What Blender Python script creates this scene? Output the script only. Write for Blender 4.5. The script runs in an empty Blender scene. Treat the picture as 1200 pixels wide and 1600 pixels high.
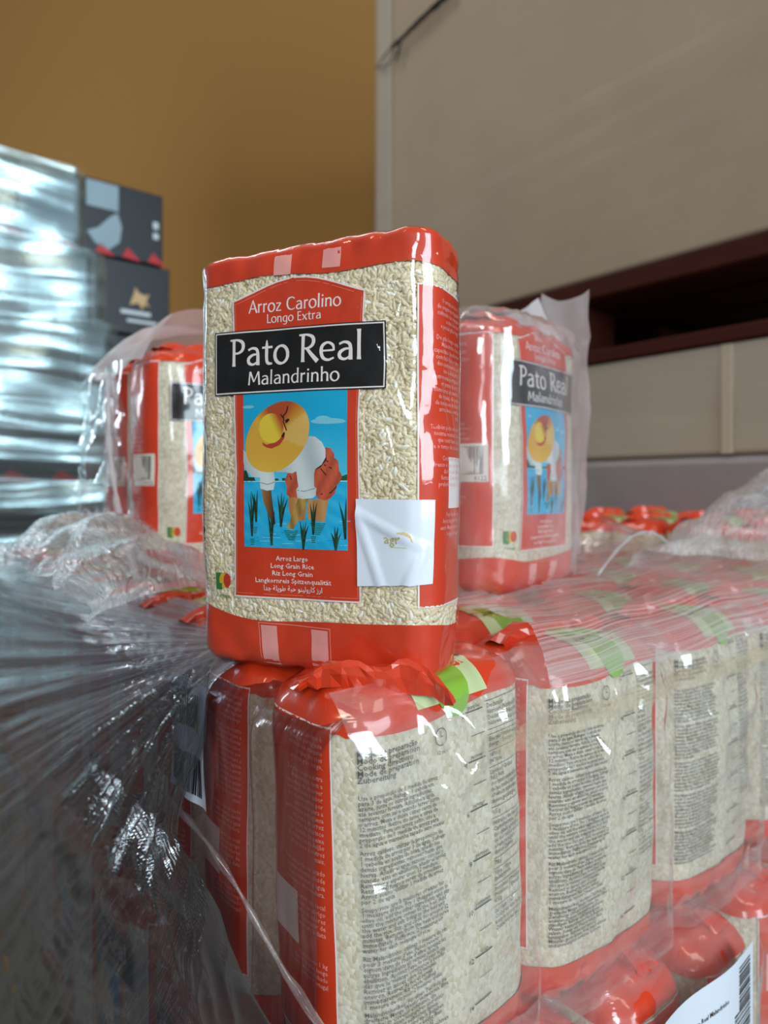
import bpy, bmesh, math, random
import numpy as np
from mathutils import Vector, noise as mnoise
from mathutils.bvhtree import BVHTree

SC = bpy.context.scene
COL = SC.collection
# ------------------------------------------------------------------ camera
cam_d = bpy.data.cameras.new('camera')
cam = bpy.data.objects.new('camera', cam_d)
COL.objects.link(cam)
cam.location = (0, 0, 0)
cam.rotation_euler = (math.radians(90), 0, 0)
cam_d.sensor_fit = 'VERTICAL'
cam_d.sensor_height = 36.0
cam_d.lens = 24.3
cam_d.shift_y = -35 / 1600
cam_d.clip_start = 0.01
cam_d.dof.use_dof = True
cam_d.dof.focus_distance = 0.302
cam_d.dof.aperture_fstop = 7.4
SC.camera = cam
# ------------------------------------------------------------------ world, lamps, exposure
SC.view_settings.view_transform = 'Standard'
SC.view_settings.look = 'None'
SC.view_settings.gamma = 1
SC.view_settings.use_curve_mapping = False
SC.view_settings.exposure = 0.13
SC.cycles.transparent_max_bounces = 32
SC.cycles.max_bounces = 8
w = bpy.data.worlds.new('world')
SC.world = w
w.use_nodes = True
w.node_tree.nodes['Background'].inputs[0].default_value = (0.80, 0.90, 1.0, 1)
w.node_tree.nodes['Background'].inputs[1].default_value = 0.10


def area(name, loc, target, sx, sy, power, col):
    d = bpy.data.lights.new(name, 'AREA')
    d.shape = 'RECTANGLE'
    d.size, d.size_y, d.energy, d.color = sx, sy, power, col
    o = bpy.data.objects.new(name, d)
    COL.objects.link(o)
    o.location = loc
    o.rotation_euler = (Vector(target) - Vector(loc)).to_track_quat('-Z', 'Y').to_euler()
    return o


area('loading_door_daylight', (2.7, -2.6, 1.1), (0.1, 0.5, 0.1), 1.5, 2.2, 130, (0.74, 0.90, 1.0))
area('ceiling_lamp', (0.9, -0.5, 2.6), (0.7, -0.2, 0), 0.3, 1.6, 11, (1.0, 0.90, 0.74))
rl = area('ceiling_lamp', (-1.2, 1.3, 2.5), (0.4, 1.2, 0.3), 0.5, 1.4, 5.0, (1.0, 0.97, 0.92))
rl.data.spread = math.radians(95)  # added light, tilted and narrowed to brighten the cardboard but not the wall
area('ceiling_lamp', (-0.5, 1.2, 3.2), (-0.5, 1.3, 0), 0.3, 1.2, 2.5, (1.0, 0.94, 0.84))  # added overhead to lift the brightness of the back wall

area('ceiling_lamp', (-1.7, -1.6, 2.5), (-0.2, 0.2, 0), 0.12, 0.7, 6, (1.0, 0.82, 0.55))
area('rear_fill_light', (-0.1, -3.0, 1.2), (-0.2, 0.8, 0.1), 0.7, 1.3, 48, (0.85, 0.95, 1.0))  # unseen fill added behind the camera to brighten bag fronts and wall
area('side_glint_light', (-3.0, 2.0, 0.9), (0, 0.5, 0.0), 0.25, 1.0, 9, (0.78, 0.9, 1.0))  # added narrow light, puts bluish reflections on the left wrap
# ------------------------------------------------------------------ helpers
AX = Vector((0.781, 0.625, 0))      # along the front row of the pallet
BX = Vector((-0.625, 0.781, 0))     # along its left side
ORG = Vector((-0.0175, 0.262, 0))   # near corner of the pallet load
ROT_B0 = math.atan2(-0.781, 0.625)      # local x towards the camera along the left side
ROT_A = math.atan2(0.625, 0.781)


def ab(a, b, z):
    p = ORG + AX * a + BX * b
    return Vector((p.x, p.y, z))


def lin(c):
    if isinstance(c, str):
        c = c.lstrip('#')
        c = tuple(int(c[i:i + 2], 16) for i in (0, 2, 4))
    out = []
    for v in c[:3]:
        v = v / 255.0
        out.append(v / 12.92 if v <= 0.04045 else ((v + 0.055) / 1.055) ** 2.4)
    return tuple(out)


def tag(o, label=None, cat=None, group=None, kind=None):
    if label: o['label'] = label
    if cat: o['category'] = cat
    if group: o['group'] = group
    if kind: o['kind'] = kind
    return o


def empty(name, loc=(0, 0, 0), rz=0.0):
    o = bpy.data.objects.new(name, None)
    COL.objects.link(o)
    o.location = loc
    o.rotation_euler = (0, 0, rz)
    o.empty_display_size = 0.02
    return o


def mesh_obj(name, verts, faces, mat, parent=None, cols=None, uv=None, smooth=True):
    me = bpy.data.meshes.new(name)
    me.from_pydata([tuple(map(float, v)) for v in verts], [], [tuple(map(int, f)) for f in faces])
    if cols is not None:
        at = me.color_attributes.new('Col', 'FLOAT_COLOR', 'POINT')
        c = np.ones((len(verts), 4), np.float32)
        c[:, :3] = np.asarray(cols, np.float32)[:, :3]
        at.data.foreach_set('color', c.ravel())
    if uv is not None:
        ul = me.uv_layers.new(name='UVMap')
        li = np.zeros(len(me.loops), np.int32)
        me.loops.foreach_get('vertex_index', li)
        ul.data.foreach_set('uv', np.asarray(uv, np.float32)[li].ravel())
    if smooth:
        me.polygons.foreach_set('use_smooth', np.ones(len(me.polygons), bool))
    me.materials.append(mat)
    me.update()
    o = bpy.data.objects.new(name, me)
    COL.objects.link(o)
    if parent is not None:
        o.parent = parent
    return o


def copy_tree(o, parent=None, skip=()):
    c = o.copy()
    COL.objects.link(c)
    c.parent = parent
    for ch in list(o.children):
        if ch.name.split('.')[0] in skip:
            continue
        copy_tree(ch, c, skip)
    return c


def grid_faces(nu, nv, wrap_u=False):
    f = []
    for j in range(nv - 1):
        for i in range(nu if wrap_u else nu - 1):
            i2 = (i + 1) % nu
            f.append((j * nu + i, j * nu + i2, (j + 1) * nu + i2, (j + 1) * nu + i))
    return f


def box_verts(cx, cy, cz, sx, sy, sz):
    return [(cx + dx * sx / 2, cy + dy * sy / 2, cz + dz * sz / 2) for dz in (-1, 1) for dy in (-1, 1) for dx in (-1, 1)]


def bevel_box(name, size, mat, parent=None, loc=(0, 0, 0), bev=0.004, seg=2, jitter=0.0, seed=0):
    bm = bmesh.new()
    bmesh.ops.create_cube(bm, size=1)
    rnd = random.Random(seed)
    for v in bm.verts:
        v.co = Vector((v.co.x * size[0] + rnd.uniform(-jitter, jitter), v.co.y * size[1] + rnd.uniform(-jitter, jitter),
                       v.co.z * size[2])) + Vector(loc)
    bmesh.ops.bevel(bm, geom=bm.edges[:], offset=bev, segments=seg, profile=0.5, affect='EDGES')
    me = bpy.data.meshes.new(name)
    bm.to_mesh(me)
    bm.free()
    me.materials.append(mat)
    o = bpy.data.objects.new(name, me)
    COL.objects.link(o)
    if parent is not None:
        o.parent = parent
    return o


def tube(name, pts, rad, mat, parent=None, n=8, rough=0.0, seed=1):
    pts = [Vector(p) for p in pts]
    rads = rad if isinstance(rad, (list, tuple)) else [rad] * len(pts)
    rnd = random.Random(seed)
    V, F = [], []
    for i, p in enumerate(pts):
        t = (pts[min(i + 1, len(pts) - 1)] - pts[max(i - 1, 0)]).normalized()
        a = t.cross(Vector((0.3, 0.2, 0.93))).normalized()
        b = t.cross(a)
        for k in range(n):
            th = 2 * math.pi * k / n
            r = rads[i] * (1 + rnd.uniform(-rough, rough))
            V.append(p + a * math.cos(th) * r + b * math.sin(th) * r)
    F = grid_faces(n, len(pts), True)
    F.append(tuple(range(n))[::-1])
    F.append(tuple((len(pts) - 1) * n + k for k in range(n)))
    return mesh_obj(name, V, F, mat, parent)


def spline(pts, n=8):
    pts = [np.array(p, float) for p in pts]
    P = [2 * pts[0] - pts[1]] + pts + [2 * pts[-1] - pts[-2]]
    out = []
    for i in range(1, len(P) - 2):
        for k in range(n):
            t = k / n
            a, b, c, d = P[i - 1], P[i], P[i + 1], P[i + 2]
            out.append(0.5 * (2 * b + (c - a) * t + (2 * a - 5 * b + 4 * c - d) * t * t + (3 * b - a - 3 * c + d) * t ** 3))
    out.append(pts[-1])
    return out


# ------------------------------------------------------------------ materials
def new_mat(name):
    m = bpy.data.materials.new(name)
    m.use_nodes = True
    nt = m.node_tree
    return m, nt, nt.nodes['Principled BSDF'], nt.nodes['Material Output']


def noise_bump(nt, bsdf, scale, strength, dist=0.001, detail=3, mapping=None, coord='Object'):
    tc = nt.nodes.new('ShaderNodeTexCoord')
    n = nt.nodes.new('ShaderNodeTexNoise')
    n.inputs['Scale'].default_value = scale
    n.inputs['Detail'].default_value = detail
    src = tc.outputs[coord]
    if mapping:
        mp = nt.nodes.new('ShaderNodeMapping')
        mp.inputs['Scale'].default_value = mapping
        nt.links.new(src, mp.inputs[0])
        src = mp.outputs[0]
    nt.links.new(src, n.inputs['Vector'])
    b = nt.nodes.new('ShaderNodeBump')
    b.inputs['Strength'].default_value = strength
    b.inputs['Distance'].default_value = dist
    nt.links.new(n.outputs[0], b.inputs['Height'])
    nt.links.new(b.outputs[0], bsdf.inputs['Normal'])
    return n


def flat_mat(name, col, rough=0.5, coat=0.0, vary=0.0, scale=6, bump=0.0, bscale=40, spec=0.5):
    m, nt, b, _ = new_mat(name)
    c = lin(col)
    b.inputs['Base Color'].default_value = (*c, 1)
    b.inputs['Roughness'].default_value = rough
    b.inputs['Coat Weight'].default_value = coat
    b.inputs['Coat Roughness'].default_value = 0.12
    b.inputs['Specular IOR Level'].default_value = spec
    if vary:
        tc = nt.nodes.new('ShaderNodeTexCoord')
        n = nt.nodes.new('ShaderNodeTexNoise')
        n.inputs['Scale'].default_value = scale
        n.inputs['Detail'].default_value = 5
        r = nt.nodes.new('ShaderNodeMix')
        r.data_type = 'RGBA'
        r.inputs[6].default_value = (*[x * (1 - vary) for x in c], 1)
        r.inputs[7].default_value = (*[min(1, x * (1 + vary)) for x in c], 1)
        nt.links.new(tc.outputs['Object'], n.inputs['Vector'])
        nt.links.new(n.outputs[0], r.inputs[0])
        nt.links.new(r.outputs[2], b.inputs['Base Color'])
    if bump:
        noise_bump(nt, b, bscale, bump)
    return m


def colour_attr_mat(name, rough, coat, spec=0.5, bump=0.0, bscale=300, sheen=0.0):
    m, nt, b, _ = new_mat(name)
    a = nt.nodes.new('ShaderNodeAttribute')
    a.attribute_name = 'Col'
    nt.links.new(a.outputs['Color'], b.inputs['Base Color'])
    b.inputs['Roughness'].default_value = rough
    b.inputs['Coat Weight'].default_value = coat
    b.inputs['Coat Roughness'].default_value = 0.08
    b.inputs['Specular IOR Level'].default_value = spec
    if bump:
        noise_bump(nt, b, bscale, bump)
    return m


def film_mat(name, gloss=0.1, rough=0.1, haze=(0.02, 0.2), haze_col='#e6e8ec', uvscale=(4, 60), bump=0.3, bdist=0.001,
             lo=0.4, hi=0.75, objcoord=False, fres=1.0, tint=(1, 1, 1), crease=None, fade=None, gcol=(1, 1, 1)):
    m, nt, b, out = new_mat(name)
    N = nt.nodes
    N.remove(b)
    L = nt.links
    tc = N.new('ShaderNodeTexCoord')
    mp = N.new('ShaderNodeMapping')
    mp.inputs['Scale'].default_value = (uvscale[0], uvscale[1], uvscale[2] if len(uvscale) > 2 else 1)
    L.new(tc.outputs['Object' if objcoord else 'UV'], mp.inputs[0])
    nz = N.new('ShaderNodeTexNoise')
    nz.inputs['Scale'].default_value = 1
    nz.inputs['Detail'].default_value = 4
    L.new(mp.outputs[0], nz.inputs['Vector'])
    mr = N.new('ShaderNodeMapRange')
    mr.inputs[1].default_value, mr.inputs[2].default_value = lo, hi
    mr.inputs[3].default_value, mr.inputs[4].default_value = haze
    L.new(nz.outputs[0], mr.inputs[0])
    bp = N.new('ShaderNodeBump')
    bp.inputs['Strength'].default_value = bump
    bp.inputs['Distance'].default_value = bdist
    L.new(nz.outputs[0], bp.inputs['Height'])
    if crease:
        tc2 = N.new('ShaderNodeTexCoord')
        rg = N.new('ShaderNodeTexNoise')
        rg.noise_type = 'RIDGED_MULTIFRACTAL'
        rg.inputs['Scale'].default_value = crease[0]
        rg.inputs['Detail'].default_value = 2
        L.new(tc2.outputs['Object'], rg.inputs['Vector'])
        bp2 = N.new('ShaderNodeBump')
        bp2.inputs['Strength'].default_value = crease[1]
        bp2.inputs['Distance'].default_value = crease[2]
        L.new(rg.outputs[0], bp2.inputs['Height'])
        L.new(bp.outputs[0], bp2.inputs['Normal'])
        bp = bp2
    if fade:
        sx = N.new('ShaderNodeSeparateXYZ')
        L.new(tc.outputs['UV'], sx.inputs[0])
        fm = N.new('ShaderNodeMapRange')
        fm.inputs[1].default_value, fm.inputs[2].default_value = fade[0], fade[1]
        fm.inputs[3].default_value, fm.inputs[4].default_value = 1.0, fade[2]
        L.new(sx.outputs[0], fm.inputs[0])
        mm = N.new('ShaderNodeMath')
        mm.operation = 'MULTIPLY'
        L.new(mr.outputs[0], mm.inputs[0])
        L.new(fm.outputs[0], mm.inputs[1])
        mr = mm
    lw = N.new('ShaderNodeLayerWeight')
    lw.inputs['Blend'].default_value = 0.5
    L.new(bp.outputs[0], lw.inputs['Normal'])
    pw = N.new('ShaderNodeMath')
    pw.operation = 'POWER'
    pw.inputs[1].default_value = 4.0
    L.new(lw.outputs['Facing'], pw.inputs[0])
    fr = N.new('ShaderNodeMath')          # Schlick: 0.045 + 0.95 facing^n, same from both sides of the sheet
    fr.operation = 'MULTIPLY_ADD'
    fr.inputs[1].default_value = 0.9
    fr.inputs[2].default_value = 0.05
    L.new(pw.outputs[0], fr.inputs[0])
    ma = N.new('ShaderNodeMath')
    ma.operation = 'MULTIPLY_ADD'
    ma.use_clamp = True
    ma.inputs[1].default_value = fres
    ma.inputs[2].default_value = gloss
    L.new(fr.outputs[0], ma.inputs[0])
    tr = N.new('ShaderNodeBsdfTransparent')
    tr.inputs[0].default_value = (*tint, 1)
    gl = N.new('ShaderNodeBsdfGlossy')
    gl.inputs['Roughness'].default_value = rough
    gl.inputs[0].default_value = (*gcol, 1)
    L.new(bp.outputs[0], gl.inputs['Normal'])
    m1 = N.new('ShaderNodeMixShader')
    L.new(ma.outputs[0], m1.inputs[0])
    L.new(tr.outputs[0], m1.inputs[1])
    L.new(gl.outputs[0], m1.inputs[2])
    df = N.new('ShaderNodeBsdfDiffuse')
    df.inputs[0].default_value = (*lin(haze_col), 1)
    tl = N.new('ShaderNodeBsdfTranslucent')
    tl.inputs[0].default_value = (*lin(haze_col), 1)
    m2 = N.new('ShaderNodeMixShader')
    m2.inputs[0].default_value = 0.4
    L.new(df.outputs[0], m2.inputs[1])
    L.new(tl.outputs[0], m2.inputs[2])
    m3 = N.new('ShaderNodeMixShader')
    L.new(mr.outputs[0], m3.inputs[0])
    L.new(m1.outputs[0], m3.inputs[1])
    L.new(m2.outputs[0], m3.inputs[2])
    L.new(m3.outputs[0], out.inputs[0])
    return m


M = {}
M['print'] = colour_attr_mat('printed_film', 0.42, 0.0, 0.35)
M['print_gloss'] = colour_attr_mat('glossy_printed_film', 0.32, 0.9, 0.4, bump=0.25, bscale=120)
M['sticker_gloss'] = colour_attr_mat('glossy_sticker', 0.35, 1.0, 0.5)
M['grain'] = colour_attr_mat('rice_grain', 0.5, 0.0, 0.3)
# rice seen through the bag where grains are not modelled one by one
m, nt, b, _ = new_mat('packed_rice')
tc = nt.nodes.new('ShaderNodeTexCoord')
mp = nt.nodes.new('ShaderNodeMapping')
mp.inputs['Scale'].default_value = (620, 620, 480)
mp.inputs['Rotation'].default_value = (0.5, 0.7, 0.3)
vo = nt.nodes.new('ShaderNodeTexVoronoi')
vo.inputs['Scale'].default_value = 1
mx = nt.nodes.new('ShaderNodeMix')
mx.data_type = 'RGBA'
mx.inputs[6].default_value = (*lin('#c4b698'), 1)
mx.inputs[7].default_value = (*lin('#e2d9c6'), 1)
sep = nt.nodes.new('ShaderNodeSeparateColor')
bp = nt.nodes.new('ShaderNodeBump')
bp.inputs['Strength'].default_value = 0.25
bp.inputs['Distance'].default_value = 0.001
bp.invert = True
nt.links.new(tc.outputs['Object'], mp.inputs[0])
nt.links.new(mp.outputs[0], vo.inputs['Vector'])
nt.links.new(vo.outputs['Color'], sep.inputs[0])
nt.links.new(sep.outputs[0], mx.inputs[0])
nt.links.new(mx.outputs[2], b.inputs['Base Color'])
nt.links.new(vo.outputs['Distance'], bp.inputs['Height'])
nt.links.new(bp.outputs[0], b.inputs['Normal'])
b.inputs['Roughness'].default_value = 0.45
b.inputs['Coat Weight'].default_value = 0.8
b.inputs['Coat Roughness'].default_value = 0.08
M['rice'] = m
M['rice_bed'] = flat_mat('rice_bed', '#e6d9bd', 0.7, vary=0.1, scale=300)
M['bag_film'] = film_mat('clear_bag_film', gloss=0.0, rough=0.07, haze=(0.0, 0.015), uvscale=(90, 90, 90), objcoord=True, bump=0.3, bdist=0.001, crease=(20, 0.6, 0.003), fres=1.0)
M['pack_film'] = film_mat('clear_pack_film', gloss=0.02, rough=0.09, haze=(0.06, 0.30), haze_col='#efe6ea', uvscale=(30, 30, 12), objcoord=True, bump=0.5, bdist=0.003, fres=1.4, crease=(16, 0.7, 0.004))
M['pack_film_white'] = film_mat('milky_pack_film', gloss=0.03, rough=0.15, haze=(0.66, 0.86), haze_col='#eee8ea', uvscale=(24, 24, 24), objcoord=True, bump=0.4, bdist=0.004)
M['wrap'] = film_mat('stretch_wrap', fade=(0.26, 0.68, 0.08), gloss=0.05, rough=0.13, tint=(0.34, 0.35, 0.41), haze=(0.0, 0.66), haze_col='#d2d9e8', uvscale=(85, 5), bump=0.9, bdist=0.003, lo=0.36, hi=0.74, fres=1.1)
M['wrap_top'] = film_mat('stretch_wrap_on_top', gloss=0.03, rough=0.14, haze=(0.09, 0.68), haze_col='#ece6e6', uvscale=(1.3, 380), bump=0.7, bdist=0.002, lo=0.36, hi=0.78, fres=0.8)
M['wrap_face'] = film_mat('stretch_wrap_on_face', gloss=0.02, rough=0.08, haze=(0.09, 0.27), haze_col='#e6e4e2', uvscale=(7, 40), bump=0.35, bdist=0.002, fres=1.2, crease=(13, 0.8, 0.006))
M['wrap_strip'] = film_mat('beige_edge_reflection', gloss=0.03, rough=0.12, haze=(0.22, 0.42), haze_col='#ead9b8', uvscale=(4, 2), bump=0.3, fres=1.0)  # beige haze painted in for the yellowish reflection along a film edge
M['side_film'] = film_mat('brownish_side_film', gloss=0.02, rough=0.12, haze=(0.0, 0.10), haze_col='#d8c8c0', uvscale=(30, 3), tint=(0.66, 0.58, 0.58), bump=0.3, crease=(12, 0.5, 0.004))
M['wrap_loose'] = film_mat('crumpled_wrap', gloss=0.04, rough=0.12, haze=(0.24, 0.62), haze_col='#e4e4e6', uvscale=(6, 24), bump=0.6, bdist=0.004, fres=1.5)
M['wrap_carton'] = film_mat('carton_wrap', gloss=0.30, rough=0.24, gcol=(0.74, 0.97, 1.0), haze=(0.04, 0.22), haze_col='#b4d6e2', uvscale=(3, 70), bump=0.7, bdist=0.004, fres=1.6)
M['wrap_thin'] = film_mat('thin_carton_wrap', gloss=0.0, rough=0.3, haze=(0.0, 0.07), haze_col='#b8b2ac', uvscale=(3, 40), bump=0.25, bdist=0.003, fres=0.15)
M['cardboard'] = flat_mat('cardboard', '#a3917c', 0.85, vary=0.10, scale=7, bump=0.1, bscale=120, spec=0.2)
M['cardboard_pale'] = flat_mat('pale_cardboard', '#a99d8e', 0.85, vary=0.08, scale=8, bump=0.1, bscale=120, spec=0.2)
M['seam'] = flat_mat('carton_seam', '#7d6c58', 0.85)
M['film_streak'] = flat_mat('painted_film_reflection', '#b9aa96', 0.3, coat=0.3)  # pale colour painted in for a vertical reflection on the carton film
M['carton_dark'] = flat_mat('navy_carton', '#1c222b', 0.4, coat=0.4, vary=0.25, scale=9)
M['carton_grey'] = flat_mat('grey_carton_print', '#8fa6b2', 0.5, vary=0.2, scale=12)
M['carton_red'] = flat_mat('red_carton_print', '#b8202c', 0.5)
M['carton_gold'] = flat_mat('gold_carton_print', '#c9a878', 0.5)
M['carton_white'] = flat_mat('white_carton_print', '#c8d0d8', 0.5)
M['wood_red'] = flat_mat('red_stained_wood', '#3d140b', 0.75, spec=0.2, vary=0.35, scale=14, bump=0.3, bscale=60)
M['wood'] = flat_mat('rough_pallet_wood', '#7c6448', 0.8, vary=0.3, scale=14, bump=0.4, bscale=60)
M['grey_wrap'] = flat_mat('grey_wrapped_load', '#8f8787', 0.45, vary=0.2, scale=9, coat=0.2)
M['black_cord'] = flat_mat('black_cord', '#17140f', 0.7)
M['wall'] = flat_mat('ochre_wall', '#b88645', 0.8, vary=0.05, scale=2, bump=0.1, bscale=20)
M['floor'] = flat_mat('concrete_floor', '#6f6b66', 0.7, vary=0.15, scale=4, bump=0.1)
M['sticker'] = flat_mat('white_sticker_paper', '#e3e8f2', 0.35, coat=0.25)

# ------------------------------------------------------------------ setting
wb = bevel_box('wall_back', (9, 0.2, 4.2), M['wall'], None, (0, 3.1, 1.5), 0.002, 1)
tag(wb, 'plain ochre painted wall behind the stacks', 'wall', kind='structure')
fl = bevel_box('floor', (9, 8, 0.1), M['floor'], None, (0, 0.5, -0.63), 0.002, 1)
tag(fl, 'grey concrete warehouse floor', 'floor', kind='structure')


# ------------------------------------------------------------------ bag shape
class Bag:
    def __init__(s, W, D, H, rc=0.013, rt=0.014, rb=0.010, bulge=0.004, sbulge=0.002, seed=0, amp=0.0005, eamp=0.0012, dome=0.003, dents=()):
        s.W, s.D, s.H, s.rc, s.rt, s.rb, s.bulge, s.sbulge = W, D, H, rc, rt, rb, bulge, sbulge
        s.amp, s.eamp, s.dome, s.dents = amp, eamp, dome, dents
        rnd = np.random.RandomState(seed)
        s.k1 = rnd.normal(0, 1, (9, 3)) * np.array([90, 90, 70])
        s.p1 = rnd.uniform(0, 6.28, 9)
        s.k2 = rnd.normal(0, 1, (10, 3)) * 260
        s.p2 = rnd.uniform(0, 6.28, 10)

    def base(s, S, Z):
        S = np.asarray(S, float); Z = np.asarray(Z, float)
        W, D, H = s.W, s.D, s.H
        P = 2 * (W + D)
        S = (S + P / 2) % P - P / 2
        def ins(e, R):
            e = np.clip(e, 0, R)
            return R - np.sqrt(np.maximum(R * R - (R - e) ** 2, 0))
        inset = ins(H - Z, s.rt) + ins(Z, s.rb) * 0.8 + 0.002 * np.clip((0.03 - Z) / 0.03, 0, 1)
        hw, hd = W / 2 - inset, D / 2 - inset * 0.8
        r = np.minimum(s.rc, hd * 0.9)
        x = np.zeros_like(S); y = np.zeros_like(S)
        vb = np.sqrt(np.clip(np.sin(np.pi * np.clip(Z / H, 0, 1)), 0, 1))
        def face(t, half, depth, bul):
            L = (half - r) + r * math.pi / 4
            q = np.abs(t) * L
            flat = half - r
            th = np.maximum(q - flat, 0) / r
            u = np.sign(t) * np.where(q < flat, q, flat + r * np.sin(th))
            d = np.where(q < flat, depth, depth - r + r * np.cos(th)) + bul * (1 - t * t) * vb
            return u, d
        fm = np.abs(S) <= W / 2
        u, d = face(np.clip(S / (W / 2), -1, 1), hw, hd, s.bulge)
        x = np.where(fm, u, x); y = np.where(fm, -d, y)
        rm = (S > W / 2) & (S <= W / 2 + D)
        u, d = face(np.clip((S - W / 2 - D / 2) / (D / 2), -1, 1), hd, hw, s.sbulge)
        x = np.where(rm, d, x); y = np.where(rm, u, y)
        lm = (S < -W / 2) & (S >= -W / 2 - D)
        u, d = face(np.clip((S + W / 2 + D / 2) / (D / 2), -1, 1), hd, hw, s.sbulge)
        x = np.where(lm, -d, x); y = np.where(lm, -u, y)
        bm_ = ~(fm | rm | lm)
        Sb = np.where(S > 0, S - W - D, S + W + D)
        u, d = face(np.clip(Sb / (W / 2), -1, 1), hw, hd, s.bulge)
        x = np.where(bm_, -u, x); y = np.where(bm_, d, y)
        return np.stack([x, y, Z], -1)

    def disp(s, p, S, Z):
        e = np.minimum(Z, s.H - Z)
        n1 = np.sin(p @ s.k1.T + s.p1).sum(-1) / 3.0
        n2 = np.abs(np.sin(p @ s.k2.T * 0.5 + s.p2)).sum(-1) / 10 - 0.64
        d = n1 * s.amp + n2 * (s.amp * 1.2 + s.eamp * 3 * np.exp(-np.maximum(e, 0) / 0.012))
        for (s0, z0, s1, z1, h_, w_) in getattr(s, 'creases', ()):
            vx, vz = s1 - s0, z1 - z0
            t = np.clip(((S - s0) * vx + (Z - z0) * vz) / (vx * vx + vz * vz), 0, 1)
            ds_ = np.sqrt((S - s0 - t * vx) ** 2 + (Z - z0 - t * vz) ** 2)
            d = d + h_ * np.maximum(0, 1 - ds_ / w_) * np.sin(np.pi * np.clip(t * 0.92 + 0.08, 0, 1)) ** 0.5
        for (ds, dz, rad, dep, asp) in s.dents:
            q = ((S - ds) / rad) ** 2 + ((Z - dz) / (rad * asp)) ** 2
            d = d - dep * np.exp(-np.sqrt(q + 0.02) * 1.4)
        return d

    def pos(s, S, Z):
        S = np.asarray(S, float); Z = np.asarray(Z, float)
        h = 0.0008
        p = s.base(S, Z)
        n = s._n(s.base, S, Z, h)
        return p + n * s.disp(p, S, Z)[..., None]

    def _n(s, f, S, Z, h):
        Zc = np.clip(Z, 0.001, s.H - 0.001)
        a = f(S + h, Zc) - f(S - h, Zc)
        b = f(S, np.minimum(Zc + h, s.H)) - f(S, np.maximum(Zc - h, 0))
        n = np.cross(a, b)
        return n / np.maximum(np.linalg.norm(n, axis=-1, keepdims=True), 1e-12)

    def at(s, S, Z, off=0.0):
        return s.pos(S, Z) + s._n(s.pos, np.asarray(S, float), np.asarray(Z, float), 0.0012) * off

    def zs(s, z0, z1, step):
        base = list(np.arange(z0, z1, step)) + [z1]
        ex = [s.H - s.rt * (1 - math.cos(t)) for t in np.linspace(0, math.pi / 2, 6)] + [s.rb * (1 - math.cos(t)) for t in np.linspace(0, math.pi / 2, 6)]
        return np.array(sorted(set(np.round([z for z in base + ex if z0 - 1e-9 <= z <= z1 + 1e-9], 5))))

    def shell(s, off, nu, step, z0=0.0, z1=None, top=True, bottom=True, zb=None):
        """ring mesh with optional caps; zb(S) bends the lower (z0>0) or upper border"""
        z1 = s.H if z1 is None else z1
        P = 2 * (s.W + s.D)
        S = (np.arange(nu) + 0.5) / nu * P - P / 2
        zz = s.zs(z0, z1, step)
        V, rings = [], 0
        caps_b = [0.0, 0.35, 0.7] if bottom else []
        caps_t = [0.85, 0.62, 0.38, 0.15, 0.0] if top else []
        r0 = s.at(S, np.full(nu, zz[0]), off)
        for c in caps_b:
            q = r0.copy(); q[:, :2] *= max(c, 0.02); q[:, 2] = -off * 0.3
            V.append(q); rings += 1
        for z in zz:
            Z = np.full(nu, z)
            if zb is not None:
                lo = zb(S)
                if z0 > 0: Z = lo + (z - z0) / (z1 - z0) * (z1 - lo)
                else: Z = z0 + (z - z0) / (z1 - z0) * (lo - z0)
            V.append(s.at(S, Z, off)); rings += 1
        rl = V[-1].copy()
        for c in caps_t:
            q = rl.copy(); q[:, :2] *= max(c, 0.02)
            n = np.sin(q @ s.k1.T + s.p1).sum(-1) / 3
            q[:, 2] = s.H + off * 0.6 + s.dome * (1 - c * c) + n * 0.0012 * (1 - c ** 4)
            V.append(q); rings += 1
        V = np.concatenate(V, 0)
        F = grid_faces(nu, rings, True)
        if bottom: F.append(tuple(range(nu))[::-1])
        if top: F.append(tuple(range((rings - 1) * nu, rings * nu)))
        return V, F

    # 2D artwork -> surface
    def wrap2d(s, v2, off):
        v2 = np.asarray(v2, float).reshape(-1, 2)
        o = np.asarray(off, float)
        if o.ndim: o = o[:, None]
        return s.pos(v2[:, 0], v2[:, 1]) + s._n(s.pos, v2[:, 0], v2[:, 1], 0.0012) * o


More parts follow.
